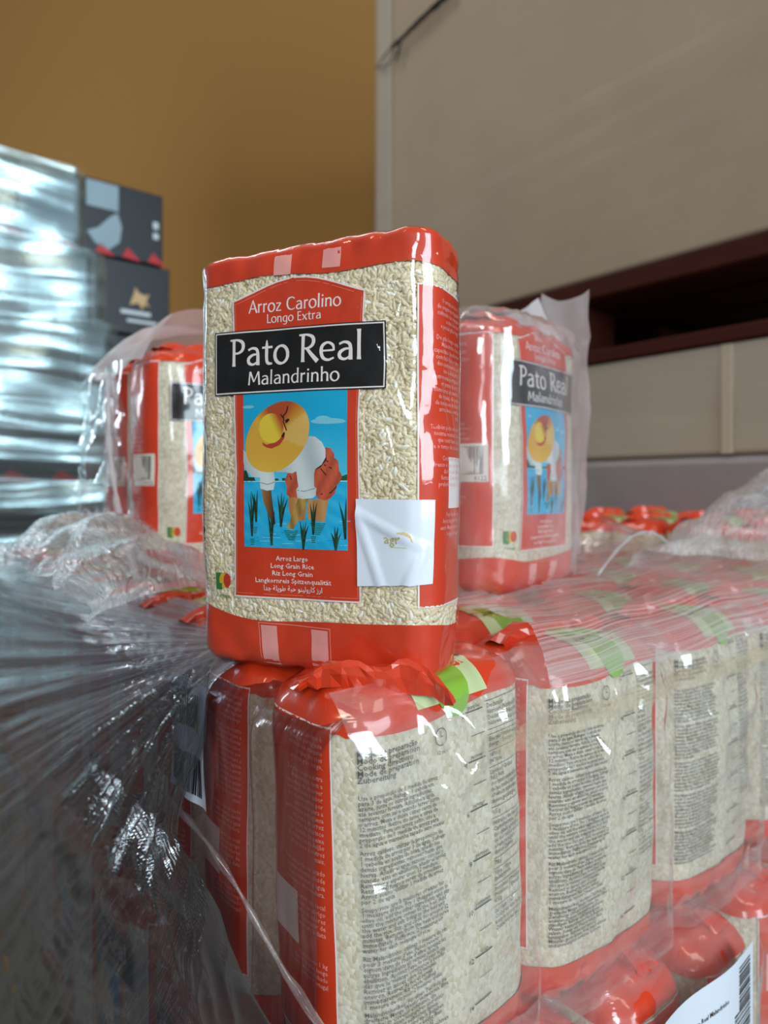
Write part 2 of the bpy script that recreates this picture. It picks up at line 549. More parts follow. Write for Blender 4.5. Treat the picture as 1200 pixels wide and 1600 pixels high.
# ------------------------------------------------------------------ flat artwork (metres), layered
class Art:
    def __init__(s):
        s.v, s.f, s.c, s.o = [], [], [], []

    def add(s, verts, faces, col, off):
        n = len(s.v)
        s.v += [tuple(v) for v in verts]
        s.f += [tuple(i + n for i in f) for f in faces]
        for i, v in enumerate(verts):
            s.c.append(col(v[0], v[1]) if callable(col) else col)
            s.o.append(off)

    def poly(s, pts, col, off=0.0, step=0.0026):
        bm = bmesh.new()
        vs = [bm.verts.new((p[0], p[1], 0)) for p in pts]
        try:
            f = bm.faces.new(vs)
        except ValueError:
            bm.free(); return
        bmesh.ops.triangulate(bm, faces=[f])
        xs = [p[0] for p in pts]; ys = [p[1] for p in pts]
        if step:
            for k in range(math.ceil(min(xs) / step), math.floor(max(xs) / step) + 1):
                bmesh.ops.bisect_plane(bm, geom=bm.verts[:] + bm.edges[:] + bm.faces[:], plane_co=(k * step, 0, 0), plane_no=(1, 0, 0))
            for k in range(math.ceil(min(ys) / step), math.floor(max(ys) / step) + 1):
                bmesh.ops.bisect_plane(bm, geom=bm.verts[:] + bm.edges[:] + bm.faces[:], plane_co=(0, k * step, 0), plane_no=(0, 1, 0))
        bm.normal_update()
        bm.verts.index_update()
        V = [(v.co.x, v.co.y) for v in bm.verts]
        F = []
        for fc in bm.faces:
            idx = [v.index for v in fc.verts]
            F.append(idx if fc.normal.z > 0 else idx[::-1])
        bm.free()
        s.add(V, F, col, off)

    def rect(s, x0, y0, x1, y1, col, off=0.0, step=0.0026):
        s.poly([(x0, y0), (x1, y0), (x1, y1), (x0, y1)], col, off, step)

    def line(s, pts, wd, col, off=0.0, closed=False):
        P = [np.array(p, float) for p in pts]
        if closed: P.append(P[0])
        Q = []
        for a, b in zip(P[:-1], P[1:]):
            n = max(1, int(np.linalg.norm(b - a) / 0.0026))
            Q += [a + (b - a) * k / n for k in range(n)]
        Q.append(P[-1])
        wds = wd if isinstance(wd, (list, tuple, np.ndarray)) else None
        V, F = [], []
        for i, q in enumerate(Q):
            if closed and i in (0, len(Q) - 1):
                t0 = Q[-1] - Q[-2]; t1 = Q[1] - Q[0]
            else:
                t0 = q - Q[i - 1] if i else Q[1] - q
                t1 = Q[i + 1] - q if i < len(Q) - 1 else t0
            t0 = t0 / max(np.linalg.norm(t0), 1e-9); t1 = t1 / max(np.linalg.norm(t1), 1e-9)
            m_ = t0 + t1
            m_ = m_ / max(np.linalg.norm(m_), 1e-9)
            n_ = np.array([-m_[1], m_[0]])
            k = 1 / max(0.5, float(np.dot(n_, np.array([-t0[1], t0[0]]))))
            ww = (wds[i] if wds is not None and len(wds) == len(Q) else (wd if wds is None else wds[0])) / 2 * k
            V += [q - n_ * ww, q + n_ * ww]
        for i in range(len(Q) - 1):
            F.append((2 * i, 2 * i + 2, 2 * i + 3, 2 * i + 1))
        s.add(V, F, col, off)

    def ribbon(s, pts, col, off):
        """pts (x, y, width)"""
        V, F = [], []
        n = len(pts)
        for i in range(n):
            a = np.array(pts[max(i - 1, 0)][:2]); b = np.array(pts[min(i + 1, n - 1)][:2])
            t = b - a
            t = t / max(np.linalg.norm(t), 1e-9)
            nn = np.array([-t[1], t[0]]) * pts[i][2] / 2
            q = np.array(pts[i][:2])
            V += [q - nn, q + nn]
        for i in range(n - 1):
            F.append((2 * i, 2 * i + 2, 2 * i + 3, 2 * i + 1))
        s.add(V, F, col, off)

    def ellipse(s, cx, cy, rx, ry, col, off=0, rot=0.0, n=28, step=0.006):
        pts = []
        for k in range(n):
            t = 2 * math.pi * k / n
            x, y = rx * math.cos(t), ry * math.sin(t)
            pts.append((cx + x * math.cos(rot) - y * math.sin(rot), cy + x * math.sin(rot) + y * math.cos(rot)))
        s.poly(pts, col, off, step)

    def build(s, name, bag, parent, base_off, mat, warp=None):
        v = np.array(s.v, float)
        if warp: v = warp(v)
        V = bag.wrap2d(v, np.array(s.o) + base_off)
        return mesh_obj(name, V, s.f, mat, parent, cols=s.c)


_font = bpy.data.curves.new('lettering_source', 'FONT')
_font.resolution_u = 1
_font.offset = 0.008
_fo = bpy.data.objects.new('lettering_source', _font)
_tc = {}


def glyphs(txt, shear=0.0):
    key = (txt, shear)
    if key not in _tc:
        if _fo.name not in COL.objects: COL.objects.link(_fo)
        _font.body = txt
        _font.shear = shear
        dg = bpy.context.evaluated_depsgraph_get()
        me = bpy.data.meshes.new_from_object(_fo.evaluated_get(dg))
        V = np.array([(v.co.x, v.co.y) for v in me.vertices]).reshape(-1, 2)
        F = []
        for p in me.polygons:
            F.append(tuple(p.vertices) if p.normal.z >= 0 else tuple(p.vertices)[::-1])
        bpy.data.meshes.remove(me)
        _tc[key] = (V, F)
    return _tc[key]


def text(art, txt, x, y, size, col, off=0.0, align='L', width=None, rot=0.0, sx=1.0, shear=0.0, maxw=None):
    V, F = glyphs(txt, shear)
    if not len(V): return
    V = V * size
    V[:, 0] *= sx
    wd = V[:, 0].max()
    if width: V[:, 0] *= width / wd; wd = width
    if maxw and wd > maxw: V[:, 0] *= maxw / wd; wd = maxw
    if align == 'C': V[:, 0] -= wd / 2
    if align == 'R': V[:, 0] -= wd
    if rot:
        c, s_ = math.cos(rot), math.sin(rot)
        V = np.stack([V[:, 0] * c - V[:, 1] * s_, V[:, 0] * s_ + V[:, 1] * c], -1)
    art.add(V + np.array([x, y]), F, col, off)


# flared humanist capitals and small letters, drawn as ribbons (x, y, pen width); cap height 1
def _arc(p, n=5):
    return [tuple(q) for q in spline(p, n)]


def _stem(x, y0, y1, w=0.125, f=1.22):
    return [(x, y0, w * f), (x, y0 + 0.12, w), (x, (y0 + y1) / 2, w * 0.97), (x, y1 - 0.12, w), (x, y1, w * f)]


_o = [(0.32 + 0.25 * math.cos(t), 0.335 + 0.325 * math.sin(t), 0.075 + 0.06 * abs(math.cos(t - 0.25))) for t in np.linspace(0, 2 * math.pi, 25)]
_bowl = _arc([(0.02, 0.97, 0.06), (0.3, 0.975, 0.075), (0.5, 0.89, 0.12), (0.555, 0.74, 0.135), (0.5, 0.58, 0.11), (0.34, 0.485, 0.075), (0.16, 0.49, 0.06)])
_arch = _arc([(0.13, 0.46, 0.06), (0.24, 0.61, 0.085), (0.38, 0.635, 0.105), (0.475, 0.54, 0.125), (0.49, 0.36, 0.125), (0.49, 0.0, 0.15)])
_dbowl = _arc([(0.5, 0.58, 0.065), (0.34, 0.645, 0.075), (0.15, 0.52, 0.115), (0.1, 0.3, 0.13), (0.19, 0.07, 0.11), (0.35, 0.035, 0.08), (0.5, 0.18, 0.065)])
GL = {
    'P': (0.64, [_stem(0.17, 0, 1), _bowl]),
    'R': (0.74, [_stem(0.17, 0, 1), _bowl, _arc([(0.3, 0.5, 0.1), (0.48, 0.26, 0.13), (0.7, 0.0, 0.16)], 3)]),
    'a': (0.63, [_arc([(0.49, 0.4, 0.06), (0.3, 0.39, 0.085), (0.13, 0.27, 0.12), (0.13, 0.11, 0.12), (0.27, 0.03, 0.085), (0.42, 0.09, 0.07), (0.49, 0.2, 0.06)]),
                 _arc([(0.11, 0.57, 0.07), (0.27, 0.635, 0.08), (0.43, 0.59, 0.11), (0.49, 0.43, 0.125), (0.49, 0.0, 0.15)])]),
    't': (0.46, [_arc([(0.21, 0.9, 0.03), (0.21, 0.66, 0.12), (0.21, 0.2, 0.125), (0.27, 0.05, 0.11), (0.43, 0.03, 0.06)]), [(0.03, 0.625, 0.07), (0.43, 0.635, 0.08)]]),
    'o': (0.64, [_o]),
    'e': (0.6, [[(0.1, 0.36, 0.06), (0.5, 0.37, 0.065)], _arc([(0.53, 0.35, 0.06), (0.49, 0.55, 0.1), (0.31, 0.65, 0.08), (0.13, 0.54, 0.115), (0.09, 0.32, 0.13), (0.16, 0.11, 0.115), (0.33, 0.03, 0.085), (0.53, 0.1, 0.06)])]),
    'l': (0.28, [_stem(0.14, 0, 1.07)]),
    'i': (0.28, [_stem(0.14, 0, 0.66), [(0.14, 0.82, 0.13), (0.14, 0.95, 0.13)]]),
    'n': (0.63, [_stem(0.13, 0, 0.67), _arch]),
    'h': (0.63, [_stem(0.13, 0, 1.07), _arch]),
    'd': (0.63, [_stem(0.5, 0, 1.07), _dbowl]),
    'r': (0.43, [_stem(0.13, 0, 0.67), _arc([(0.13, 0.44, 0.06), (0.23, 0.59, 0.09), (0.38, 0.63, 0.13)])]),
    'g': (0.63, [_dbowl, _arc([(0.5, 0.67, 0.13), (0.5, 0.2, 0.125), (0.49, -0.1, 0.12), (0.38, -0.26, 0.09), (0.22, -0.28, 0.08), (0.09, -0.22, 0.07)])]),
    'M': (0.95, [[(0.1, 0, 0.13), (0.16, 0.98, 0.1)], [(0.17, 0.98, 0.15), (0.46, 0.22, 0.11)], [(0.46, 0.22, 0.06), (0.76, 0.98, 0.1)], [(0.77, 0.98, 0.12), (0.85, 0, 0.15)]]),
    'A': (0.72, [[(0.04, 0, 0.1), (0.36, 0.98, 0.08)], [(0.35, 0.98, 0.11), (0.69, 0, 0.15)], [(0.16, 0.33, 0.07), (0.55, 0.33, 0.07)]]),
    'C': (0.73, [_arc([(0.68, 0.86, 0.09), (0.46, 0.96, 0.075), (0.2, 0.85, 0.12), (0.1, 0.5, 0.135), (0.2, 0.15, 0.12), (0.46, 0.04, 0.075), (0.7, 0.13, 0.06)])]),
    'L': (0.55, [_stem(0.15, 0, 1), [(0.1, 0.04, 0.08), (0.54, 0.05, 0.1)]]),
    'E': (0.58, [_stem(0.15, 0, 1), [(0.1, 0.96, 0.08), (0.5, 0.95, 0.09)], [(0.12, 0.53, 0.075), (0.46, 0.53, 0.085)], [(0.1, 0.04, 0.08), (0.53, 0.05, 0.09)]]),
    'z': (0.54, [[(0.07, 0.61, 0.09), (0.46, 0.62, 0.07)], [(0.44, 0.62, 0.11), (0.08, 0.05, 0.11)], [(0.06, 0.04, 0.07), (0.49, 0.05, 0.09)]]),
    'x': (0.58, [[(0.06, 0.65, 0.14), (0.52, 0, 0.14)], [(0.5, 0.65, 0.09), (0.06, 0, 0.09)]]),
    ' ': (0.34, []),
}


def logotype(art, txt, x, y, cap, col, off, width=None):
    adv = sum(GL[c][0] for c in txt)
    kx = (width / (adv * cap)) if width else 1.0
    px = 0.0
    for c in txt:
        w_, st = GL[c]
        for r in st:
            art.ribbon([(x + (px + p[0]) * cap * kx, y + p[1] * cap, p[2] * cap * (0.5 + 0.5 * kx)) for p in r], col, off)
        px += w_
    return px * cap * kx


RED = lin('#d43c1c')
PINK = lin('#efa19a')
WHITE = lin('#f0e4e0')
BLACK = lin('#100d0c')
INK = lin('#2b2a28')
GREENP = lin('#c3cf9a')
GREEN = lin('#86b43c')
MM = 0.001


def shade(c0, c1, f):
    return tuple(a + (b - a) * f for a, b in zip(c0, c1))


def picture_art():
    """woman in a straw hat bending over a flooded rice field; crop pixels -> metres on the bag"""
    def X(cx): return (-31.0 + (cx - 90) / 990 * 54.4) * MM
    def Y(cy): return (120.6 - (cy - 70) / 1430 * 70.0) * MM
    def T(pts): return [(X(a), Y(b)) for a, b in pts]
    cyan, pale = lin('#0ca8d2'), lin('#4cc6e2')
    layers = {}
    A = Art()
    def sky(x, y):
        f = min(1, max(0, (y - Y(880)) / (Y(60) - Y(880))))
        return shade(pale, cyan, min(1, f * 1.6))
    A.poly(T([(84, 40), (1080, 40), (1080, 880), (100, 880)]), sky, 0, 0.004)
    def water(x, y):
        f = 0.5 + 0.5 * math.sin(y * 5200 + 2.5 * math.sin(x * 260)) * math.sin(x * 400 + y * 900)
        return shade(lin('#08a6d6'), lin('#3cc2e4'), f * 0.6)
    A.poly(T([(100, 880), (1080, 880), (1080, 1500), (100, 1490)]), water, 0, 0.0012)
    A.line(T([(100, 883), (1080, 883)]), 0.0004, lin('#a4dce8'), 1e-5)
    for cx, cy, rx, ry in ((910, 345, 150, 26), (140, 190, 60, 14), (870, 330, 70, 34), (1000, 352, 70, 16)):
        A.ellipse(X(cx), Y(cy), rx * 54.4 / 990 * MM, ry * 70 / 1430 * MM, lin('#7fc6d8'), 1e-5)
    g = lin('#27552c')
    A.poly(T([(95, 765), (120, 770), (150, 845), (260, 845), (260, 880), (95, 880)]), lin('#1f3a22'), 1e-5)
    A.poly(T([(400, 848), (450, 856), (520, 846), (520, 878), (400, 878)]), g, 1e-5)
    A.poly(T([(1030, 840), (1080, 822), (1080, 876), (1020, 876)]), g, 1e-5)
    for i in range(26):
        rnd = random.Random(i)
        cx, cy = rnd.uniform(140, 1040), rnd.uniform(1240, 1470)
        A.line(T([(cx, cy), (cx + rnd.uniform(40, 120), cy + rnd.uniform(-6, 6))]), 0.00022, lin('#8fd8ea' if i % 2 else '#0a86b2'), 1e-5)
    for cx, cy, n in ((570, 1335, 6), (820, 1265, 7), (215, 1310, 4), (780, 1385, 4), (185, 1420, 4)):
        for k in range(n):
            ww = (70 - 8 * k) * (1 if n > 4 else 0.35)
            A.line(T([(cx - ww, cy + 16 * k), (cx + ww, cy + 16 * k)]), 0.0004, lin('#1c6a4c'), 2e-5)
    layers['scene'] = A
    # figure
    B = Art()
    white = lin('#d9dedd'); wsh = lin('#a9b2b6')
    def blouse(x, y):
        return shade(white, wsh, 0.35 + 0.35 * math.sin(x * 330 + y * 120 + 1.0))
    skirt0, skirt1 = lin('#d2603f'), lin('#b0472d')
    def skirt(x, y):
        return shade(skirt0, skirt1, 0.5 + 0.5 * math.sin(x * 900 - y * 500))
    skin, skin2 = lin('#c9945c'), lin('#b5793f')
    def sk(x, y): return shade(skin, skin2, 0.5 + 0.5 * math.sin(x * 900))
    B.poly(T([(545, 1025), (640, 1030), (720, 1050), (705, 1235), (660, 1245), (575, 1230), (550, 1150)]), sk, 2e-5, 0.002)
    B.poly(T([(735, 1050), (920, 1040), (885, 1250), (740, 1232), (722, 1150)]), sk, 2e-5, 0.002)
    B.poly(T([(895, 580), (940, 590), (970, 640), (968, 672), (1005, 700), (1012, 785), (1038, 840), (1022, 880), (992, 920), (975, 990), (930, 1040), (880, 1055), (820, 1035), (790, 935), (780, 800), (850, 700)]), skirt, 3e-5, 0.002)
    B.poly(T([(535, 812), (625, 795), (660, 930), (640, 1030), (560, 1030), (525, 1000), (530, 940), (510, 870)]), skirt, 3e-5, 0.002)
    dk = lin('#3c1a12')
    B.poly(T([(898, 640), (905, 690), (850, 760), (800, 780), (830, 740), (870, 700)]), dk, 4e-5)
    for q in ([(900, 700), (960, 730)], [(880, 735), (950, 770)], [(850, 770), (900, 830)], [(990, 930), (940, 985), (850, 1000)], [(560, 830), (575, 870)]):
        B.line(T(q), 0.0005, dk, 4e-5)
    B.poly(T([(745, 475), (800, 482), (860, 530), (893, 600), (895, 670), (860, 735), (800, 775), (790, 820), (790, 930), (812, 945), (805, 1012), (780, 1035), (680, 1045), (632, 1030), (622, 960), (642, 930), (632, 870), (622, 790), (580, 812), (520, 800), (430, 800), (400, 780), (560, 720), (660, 620), (720, 520)]), blouse, 5e-5, 0.0015)
    B.line(T([(630, 965), (700, 975), (805, 945)]), 0.0004, lin('#8c9499'), 6e-5)
    B.poly(T([(92, 590), (150, 640), (260, 780), (290, 805), (270, 848), (180, 842), (140, 800), (105, 760), (92, 700)]), blouse, 5e-5, 0.0015)
    B.poly(T([(640, 1045), (740, 1040), (690, 1140), (595, 1318), (525, 1310), (560, 1240)]), lambda x, y: shade(lin('#c8a04e'), lin('#8f6a34'), 0.5 + 0.5 * math.sin(x * 1100 + y * 300)), 5e-5, 0.0015)
    def arm(x, y): return shade(lin('#a86f30'), lin('#452412'), min(1, max(0, (x - X(290)) / (X(400) - X(290)))))
    B.poly(T([(280, 960), (375, 960), (392, 1100), (418, 1270), (398, 1290), (345, 1190), (300, 1060)]), arm, 5e-5, 0.001)
    B.poly(T([(275, 790), (400, 790), (412, 890), (400, 960), (335, 970), (270, 950), (260, 880)]), blouse, 6e-5, 0.0015)
    B.line(T([(268, 895), (340, 912), (410, 890)]), 0.0004, lin('#8c9499'), 7e-5)
    layers['figure'] = B
    # straw hat
    Hh = Art()
    def hat(x, y):
        cx = 90 + (x / MM + 31) / 54.4 * 990; cy = 70 + (120.6 - y / MM) / 70 * 1430
        yel = lin('#e2b43c'); org = lin('#b44a1e'); lt = lin('#e3b968')
        f = min(1, max(0, (cy - (610 - 0.0 * cx)) / 200))
        base = shade(lin('#dca63a'), yel, f)
        ang = math.degrees(math.atan2(470 - cy, cx - 400))
        if -20 < ang < 35: base = shade(base, lt, 0.7)
        g_ = max(0, 1 - abs(ang - 82) / 52)
        return shade(base, org, min(1, g_ * 1.7))
    Hh.poly(T([(432 + 318 * math.cos(t), 475 + 325 * math.sin(t - 0.265)) for t in np.linspace(0, 2 * math.pi, 40, endpoint=False)]), hat, 8e-5, 0.0012)
    Hh.poly(T([(282, 522), (330, 545), (420, 520), (470, 480), (500, 430), (515, 440), (505, 490), (460, 550), (380, 582), (330, 572), (295, 552)]), lin('#b8401f'), 9e-5)
    def crown(x, y):
        cx = 90 + (x / MM + 31) / 54.4 * 990; cy = 70 + (120.6 - y / MM) / 70 * 1430
        f = min(1, max(0, ((cx - 390) + (360 - cy) * 0.5) / 90))
        return shade(lin('#e6c63c'), lin('#b8501e'), f)
    Hh.ellipse(X(375), Y(395), 122 * 54.4 / 990 * MM, 138 * 70 / 1430 * MM, crown, 10e-5, 0, 30, 0.0012)
    bk = lin('#24100c')
    for q in ([(540, 200), (530, 250), (495, 290), (505, 330)], [(470, 270), (495, 300)], [(495, 330), (530, 420)]):
        Hh.line(T(q), 0.0006, bk, 11e-5)
    Hh.poly(T([(515, 325), (545, 310), (562, 325), (540, 345), (520, 355)]), bk, 11e-5)
    Hh.poly(T([(475, 470), (500, 430), (510, 450), (495, 485)]), bk, 11e-5)
    layers['straw_hat'] = Hh
    # reeds
    R_ = Art()
    for (bx, by, tips) in ((185, 1390, [(145, 1060), (172, 980), (212, 1000)]), (228, 1260, [(178, 970), (242, 960), (206, 1000)]),
                           (380, 1470, [(340, 1160), (376, 1190), (412, 1150)]), (472, 1300, [(440, 1010), (480, 985), (540, 1040), (507, 1010)]),
                           (685, 1502, [(658, 1240), (690, 1265), (738, 1280), (716, 1250)]), (780, 1365, [(755, 1080), (788, 1060), (818, 1070)]),
                           (980, 1502, [(938, 1340), (970, 1285), (1000, 1290), (1028, 1340)]), (1062, 1400, [(1008, 1065), (1072, 1030), (1066, 1180)])):
        for i, (tx, ty) in enumerate(tips):
            mx_, my_ = bx + (tx - bx) * 0.35, by + (ty - by) * 0.55
            q = [T([p])[0] for p in ((bx, by), (mx_, my_), (tx, ty))]
            pts = spline([(*q[0], 0.0009), (*q[1], 0.0010), (*q[2], 0.00008)], 4)
            R_.ribbon([tuple(p) for p in pts], lin(('#17351f', '#24492a', '#0f2415', '#2b5530')[i % 4]), 12e-5)
    layers['reeds'] = R_
    return layers


RECIPE = [
    ("Use a proporção de 1 medida de arroz", "para 3 de água. Refogue 1 cebola em", "azeite, junte os outros ingredientes,", "até levantar fervura. Adicione a água,", "tempere com sal e quando ferver junte",
     "o arroz. Mexa e deixe cozer cerca de", "12 minutos. Retire do lume e sirva de", "imediato. Para um arroz solto, use a", "proporção de 1 medida de arroz para", "2 de água e mantenha tapado sem mexer."),
    ("Arroz caldoso: utilizar la proporción de", "1 medida de arroz por 3 de agua. Sofreír", "1 cebolla en aceite de oliva, añadir los", "demás ingredientes, remover hasta que", "hierva. Añadir el agua, sazonar con sal y,",
     "cuando esté en ebullición, añadir el arroz.", "Remover y esperar unos 12 minutos.", "Retirar del fuego y servir de inmediato.", "Arroz suelto: utilizar 1 medida de arroz", "por 2 de agua."),
    ("Soupy rice: use 3 measures of water for", "1 measure of rice. Fry 1 chopped onion in", "olive oil, add the other ingredients and stir", "until the mixture comes to the boil. Add", "the water and salt, bring to the boil and",
     "add the rice. Stir, and cook for around 12", "minutes. Remove from the heat and serve", "immediately. Fluffy rice: 2 measures of", "water for each measure of rice."),
    ("Riz Malandrinho: utilisez 1 mesure de riz", "pour 3 mesures d'eau. Faites revenir 1", "oignon dans de l'huile d'olive, ajoutez les", "autres ingrédients et remuez jusqu'à", "ébullition. Ajoutez l'eau, le sel puis le riz", "dès que le mélange commence à bouillir.",
     "Remuez et laissez cuire 12 minutes", "environ. Retirez du feu et servez", "immédiatement. Riz créole: utilisez", "1 mesure de riz pour 2 mesures d'eau."),
    ("Malandrinho-Reis: Für einen Teil Reis die", "dreifache Menge Wasser verwenden. Eine", "Zwiebel in Olivenöl andünsten, die", "anderen Zutaten hinzugeben und unter", "ständigem Rühren aufkochen lassen.", "Wasser hinzugießen und nach Belieben",
     "salzen. Sobald das Wasser kocht, Reis", "hinzugeben. Rühren und rund 12", "Minuten garen lassen. Vom Herd nehmen", "und unverzüglich servieren. Lockerer"),
]
SIDE = ["O arroz carolino é", "de origem portuguesa", "cultivado nas margens", "e vales dos rios", "e possui grão longo.", "", "De grão longo e extra", "Malandrinho, tem a", "capacidade de absorver", "com facilidade o sabor",
        "dos condimentos, por", "isso é ideal para a", "gastronomia portuguesa", "em pratos de arroz", "como arroz de marisco", "de cabidela, de peixe", "de tomate ou de feijão", "arroz doce e outros", "mais.", "",
        "Também pode ser usado", "noutras receitas, desde", "que controlem a água", "e o tempo de cozedura.", "", "Conservar em local", "fresco e seco, ao abrigo", "da luz e de odores", "fortes. Consumir de", "preferência até à data"]
ARAB = "\ufe8d\ufead\ufeaf \ufedb\ufe8e\ufead\ufeed\ufedf\ufef4\ufee8\ufeee \ufea3\ufe92\ufe94 \ufec3\ufeee\ufef3\ufee0\ufe94 \ufe9f\ufeaa\ufe8d"[::-1]


def panel_frame(art, pts, red, off, border=0.0007, inset=0.0013):
    art.poly(pts, red, off)
    c = np.mean(np.array(pts), 0)
    art.line(pts, border, WHITE, off + 1.5e-5, closed=True)


def make_bag(bag, root, OFF, warp, mat, pmat, hero=False, step=0.006, nu=112, bandmat=None):
    """all printed parts of a rice bag under the Empty root; returns dict"""
    parts = {}
    W, D, H = bag.W, bag.D, bag.H
    bandmat = bandmat or pmat
    V, F = bag.shell(-0.0010 if hero else 0.0, nu, step)
    parts['fill'] = mesh_obj('rice_fill', V, F, mat, root)
    # coloured ends of the bag
    def zt(S):
        return H - 0.0115 - 0.004 * np.clip((S + W / 2) / W, 0, 1) * (np.abs(S) < W / 2 + D) - np.where(np.abs(S) > W / 2 + D, 0.0055 - 0.0045 * np.where(S > 0, (S - W / 2 - D) / W, 1 - (-S - W / 2 - D) / W), 0.0) - 0.001 * np.sin(S * 90)
    def zbm(S):
        return 0.0215 + 0.0012 * np.sin(S * 60) + 0.003 * np.exp(-((np.abs(S) - W / 2) / 0.02) ** 2)
    V, F = bag.shell(OFF + 1e-5, nu, 0.0035, z0=H - 0.015, z1=H, top=True, bottom=False, zb=zt)
    parts['top'] = mesh_obj('top_band', V, F, bandmat, root, cols=np.tile(RED, (len(V), 1)))
    V, F = bag.shell(OFF + 1e-5, nu, 0.0035, z0=0.0, z1=0.0215, top=False, bottom=True, zb=zbm)
    parts['bottom'] = mesh_obj('bottom_band', V, F, bandmat, root, cols=np.tile(RED, (len(V), 1)))
    A = Art()
    for x in (-10.5, 15.8):
        A.poly([((x - 4.7) * MM, H - 0.0125), ((x + 4.7) * MM, H - 0.0130), ((x + 5.1) * MM, H - 0.0005), ((x - 4.4) * MM, H - 0.0005)], PINK, 0, 0.003)
    A.build('pale_stripe', bag, parts['top'], OFF + 10e-5, bandmat)
    A = Art()
    for x, s_ in ((-18.5, -1), (9.8, 1)):
        A.rect((x - 4.6) * MM, 0.0008, (x + 4.6) * MM, 0.0185, PINK, 0, 0.003)
    A.line([(-24.2 * MM, 0.0008), (-24.2 * MM, 0.0195), (15.6 * MM, 0.0195), (15.6 * MM, 0.0008)], 0.0003, PINK, 0)
    A.build('pale_stripe', bag, parts['bottom'], OFF + 10e-5, bandmat)
    # front panel
    A = Art()
    arch = [(-37.6, 163.6)] + [(x, 163.6 + 8.6 * math.cos((x + 3.0) / 34.5 * math.pi / 2) ** 1.25) for x in np.linspace(-34, 28, 13)] + [(31.2, 163.6)]
    pts = [(-36.6, 28.2), (29.2, 28.2), (29.0, 60), (28.6, 110)] + arch[::-1] + [(-36.4, 113), (-35.2, 85), (-36.0, 60)]
    pts = [(a * MM, b * MM) for a, b in pts]
    panel_frame(A, pts, RED, 0)
    A.line([((a * 0.965 - 0.1) * MM, (b - 100) * 0.978 * MM + 0.1) for a, b in [(p[0] / MM, p[1] / MM) for p in pts]], 0.0002, lin('#e88a78'), 1e-5, closed=True)
    P = A.build('front_panel', bag, root, OFF, pmat, warp)
    parts['panel'] = P
    A = Art()
    logotype(A, 'Arroz Carolino', -28.8 * MM, 157.6 * MM, 5.9 * MM, WHITE, 0, width=49 * MM)
    logotype(A, 'Longo Extra', -19.0 * MM, 152.6 * MM, 4.0 * MM, WHITE, 0, width=29.5 * MM)
    for i, (t_, sx) in enumerate((("Arroz Largo", 17), ("Long Grain Rice", 23), ("Riz Long Grain", 21.5), ("Langkornreis Spitzenqualität", 40))):
        text(A, t_, -4.6 * MM, (45.2 - 3.35 * i) * MM, 3.1 * MM, WHITE, 0, 'C', width=sx * MM)
    text(A, ARAB, -4.6 * MM, 31.6 * MM, 3.3 * MM, WHITE, 0, 'C', width=31 * MM)
    A.build('lettering', bag, P, OFF + 8e-5, pmat, warp)
    # picture
    pic = empty('picture')
    pic.parent = root
    for nm, art in picture_art().items():
        art.build(nm, bag, pic, OFF + 5e-5, pmat, warp)
    # name box
    A = Art()
    bx = [(-48.6, 120.6), (40.9, 120.6), (40.9, 149.9), (-48.6, 149.9)]
    A.poly([(a * MM, b * MM) for a, b in bx], BLACK, 0)
    A.line([(-47.7 * MM, 121.4 * MM), (40.0 * MM, 121.4 * MM), (40.0 * MM, 149.1 * MM), (-47.7 * MM, 149.1 * MM)], 0.0006, WHITE, 2e-5, closed=True)
    NB = A.build('name_box', bag, root, OFF + 22e-5, pmat, warp)
    parts['name_box'] = NB
    A = Art()
    logotype(A, 'Pato Real', -39.2 * MM, 133.6 * MM, 12.4 * MM, WHITE, 0, width=70 * MM)
    logotype(A, 'Malandrinho', -28.6 * MM, 124.6 * MM, 6.2 * MM, WHITE, 0, width=48.5 * MM)
    A.build('lettering', bag, NB, OFF + 30e-5, pmat, warp)
    # origin mark near the lower corner
    A = Art()
    A.rect(-50.5 * MM, 33 * MM, -46.5 * MM, 41 * MM, lin('#2e7a3a'), 0)
    A.ellipse(-45.6 * MM, 37.4 * MM, 2.6 * MM, 3.6 * MM, lin('#e3b23a'), 1e-5)
    A.ellipse(-43.0 * MM, 37.6 * MM, 2.4 * MM, 3.4 * MM, lin('#cf3a22'), 2e-5)
    text(A, "Portugal", -50 * MM, 29.4 * MM, 2.6 * MM, lin('#5f8a3a'), 1e-5, 'L')
    A.build('origin_mark', bag, root, OFF + 3e-5, pmat)
    # right narrow side: red text panel
    s0, s1 = W / 2 - 0.0035, W / 2 + D - 0.006
    A = Art()
    panel_frame(A, [(s0, 0.0315), (s1, 0.0315), (s1, 0.1655), (s0, 0.1665)], RED, 0)
    SP = A.build('side_panel', bag, root, OFF, pmat)
    A = Art()
    z = 0.160
    for l in SIDE:
        if l: text(A, l, s1 - 0.004, z, 2.9 * MM, PINK, 0, 'R', maxw=(s1 - s0) * 0.8)
        z -= 0.00275 if l else 0.0022
    A.build('lettering', bag, SP, OFF + 8e-5, pmat)
    A = Art()
    A.rect(s0 + 0.018, 0.0725, s0 + 0.040, 0.0945, WHITE, 0)
    A.build('blank_label', bag, SP, OFF + 8e-5, pmat)
    A = Art()
    z = 0.069
    for l in ["Peso líquido 1 kg", "Arroz de grão longo", "extra. Manter fechado", "Origem Portugal"]:
        text(A, l, s1 - 0.004, z, 2.7 * MM, PINK, 0, 'R', maxw=(s1 - s0) * 0.7)
        z -= 0.0028
    A.build('lettering', bag, SP, OFF + 8e-5, pmat)
    # left narrow side: red panel with barcode
    s0, s1 = -(W / 2 + D) + 0.005, -W / 2 - 0.001
    A = Art()
    panel_frame(A, [(s0, 0.0315), (s1, 0.0315), (s1, 0.1655), (s0, 0.1655)], RED, 0)
    LP = A.build('side_panel', bag, root, OFF, pmat)
    A = Art()
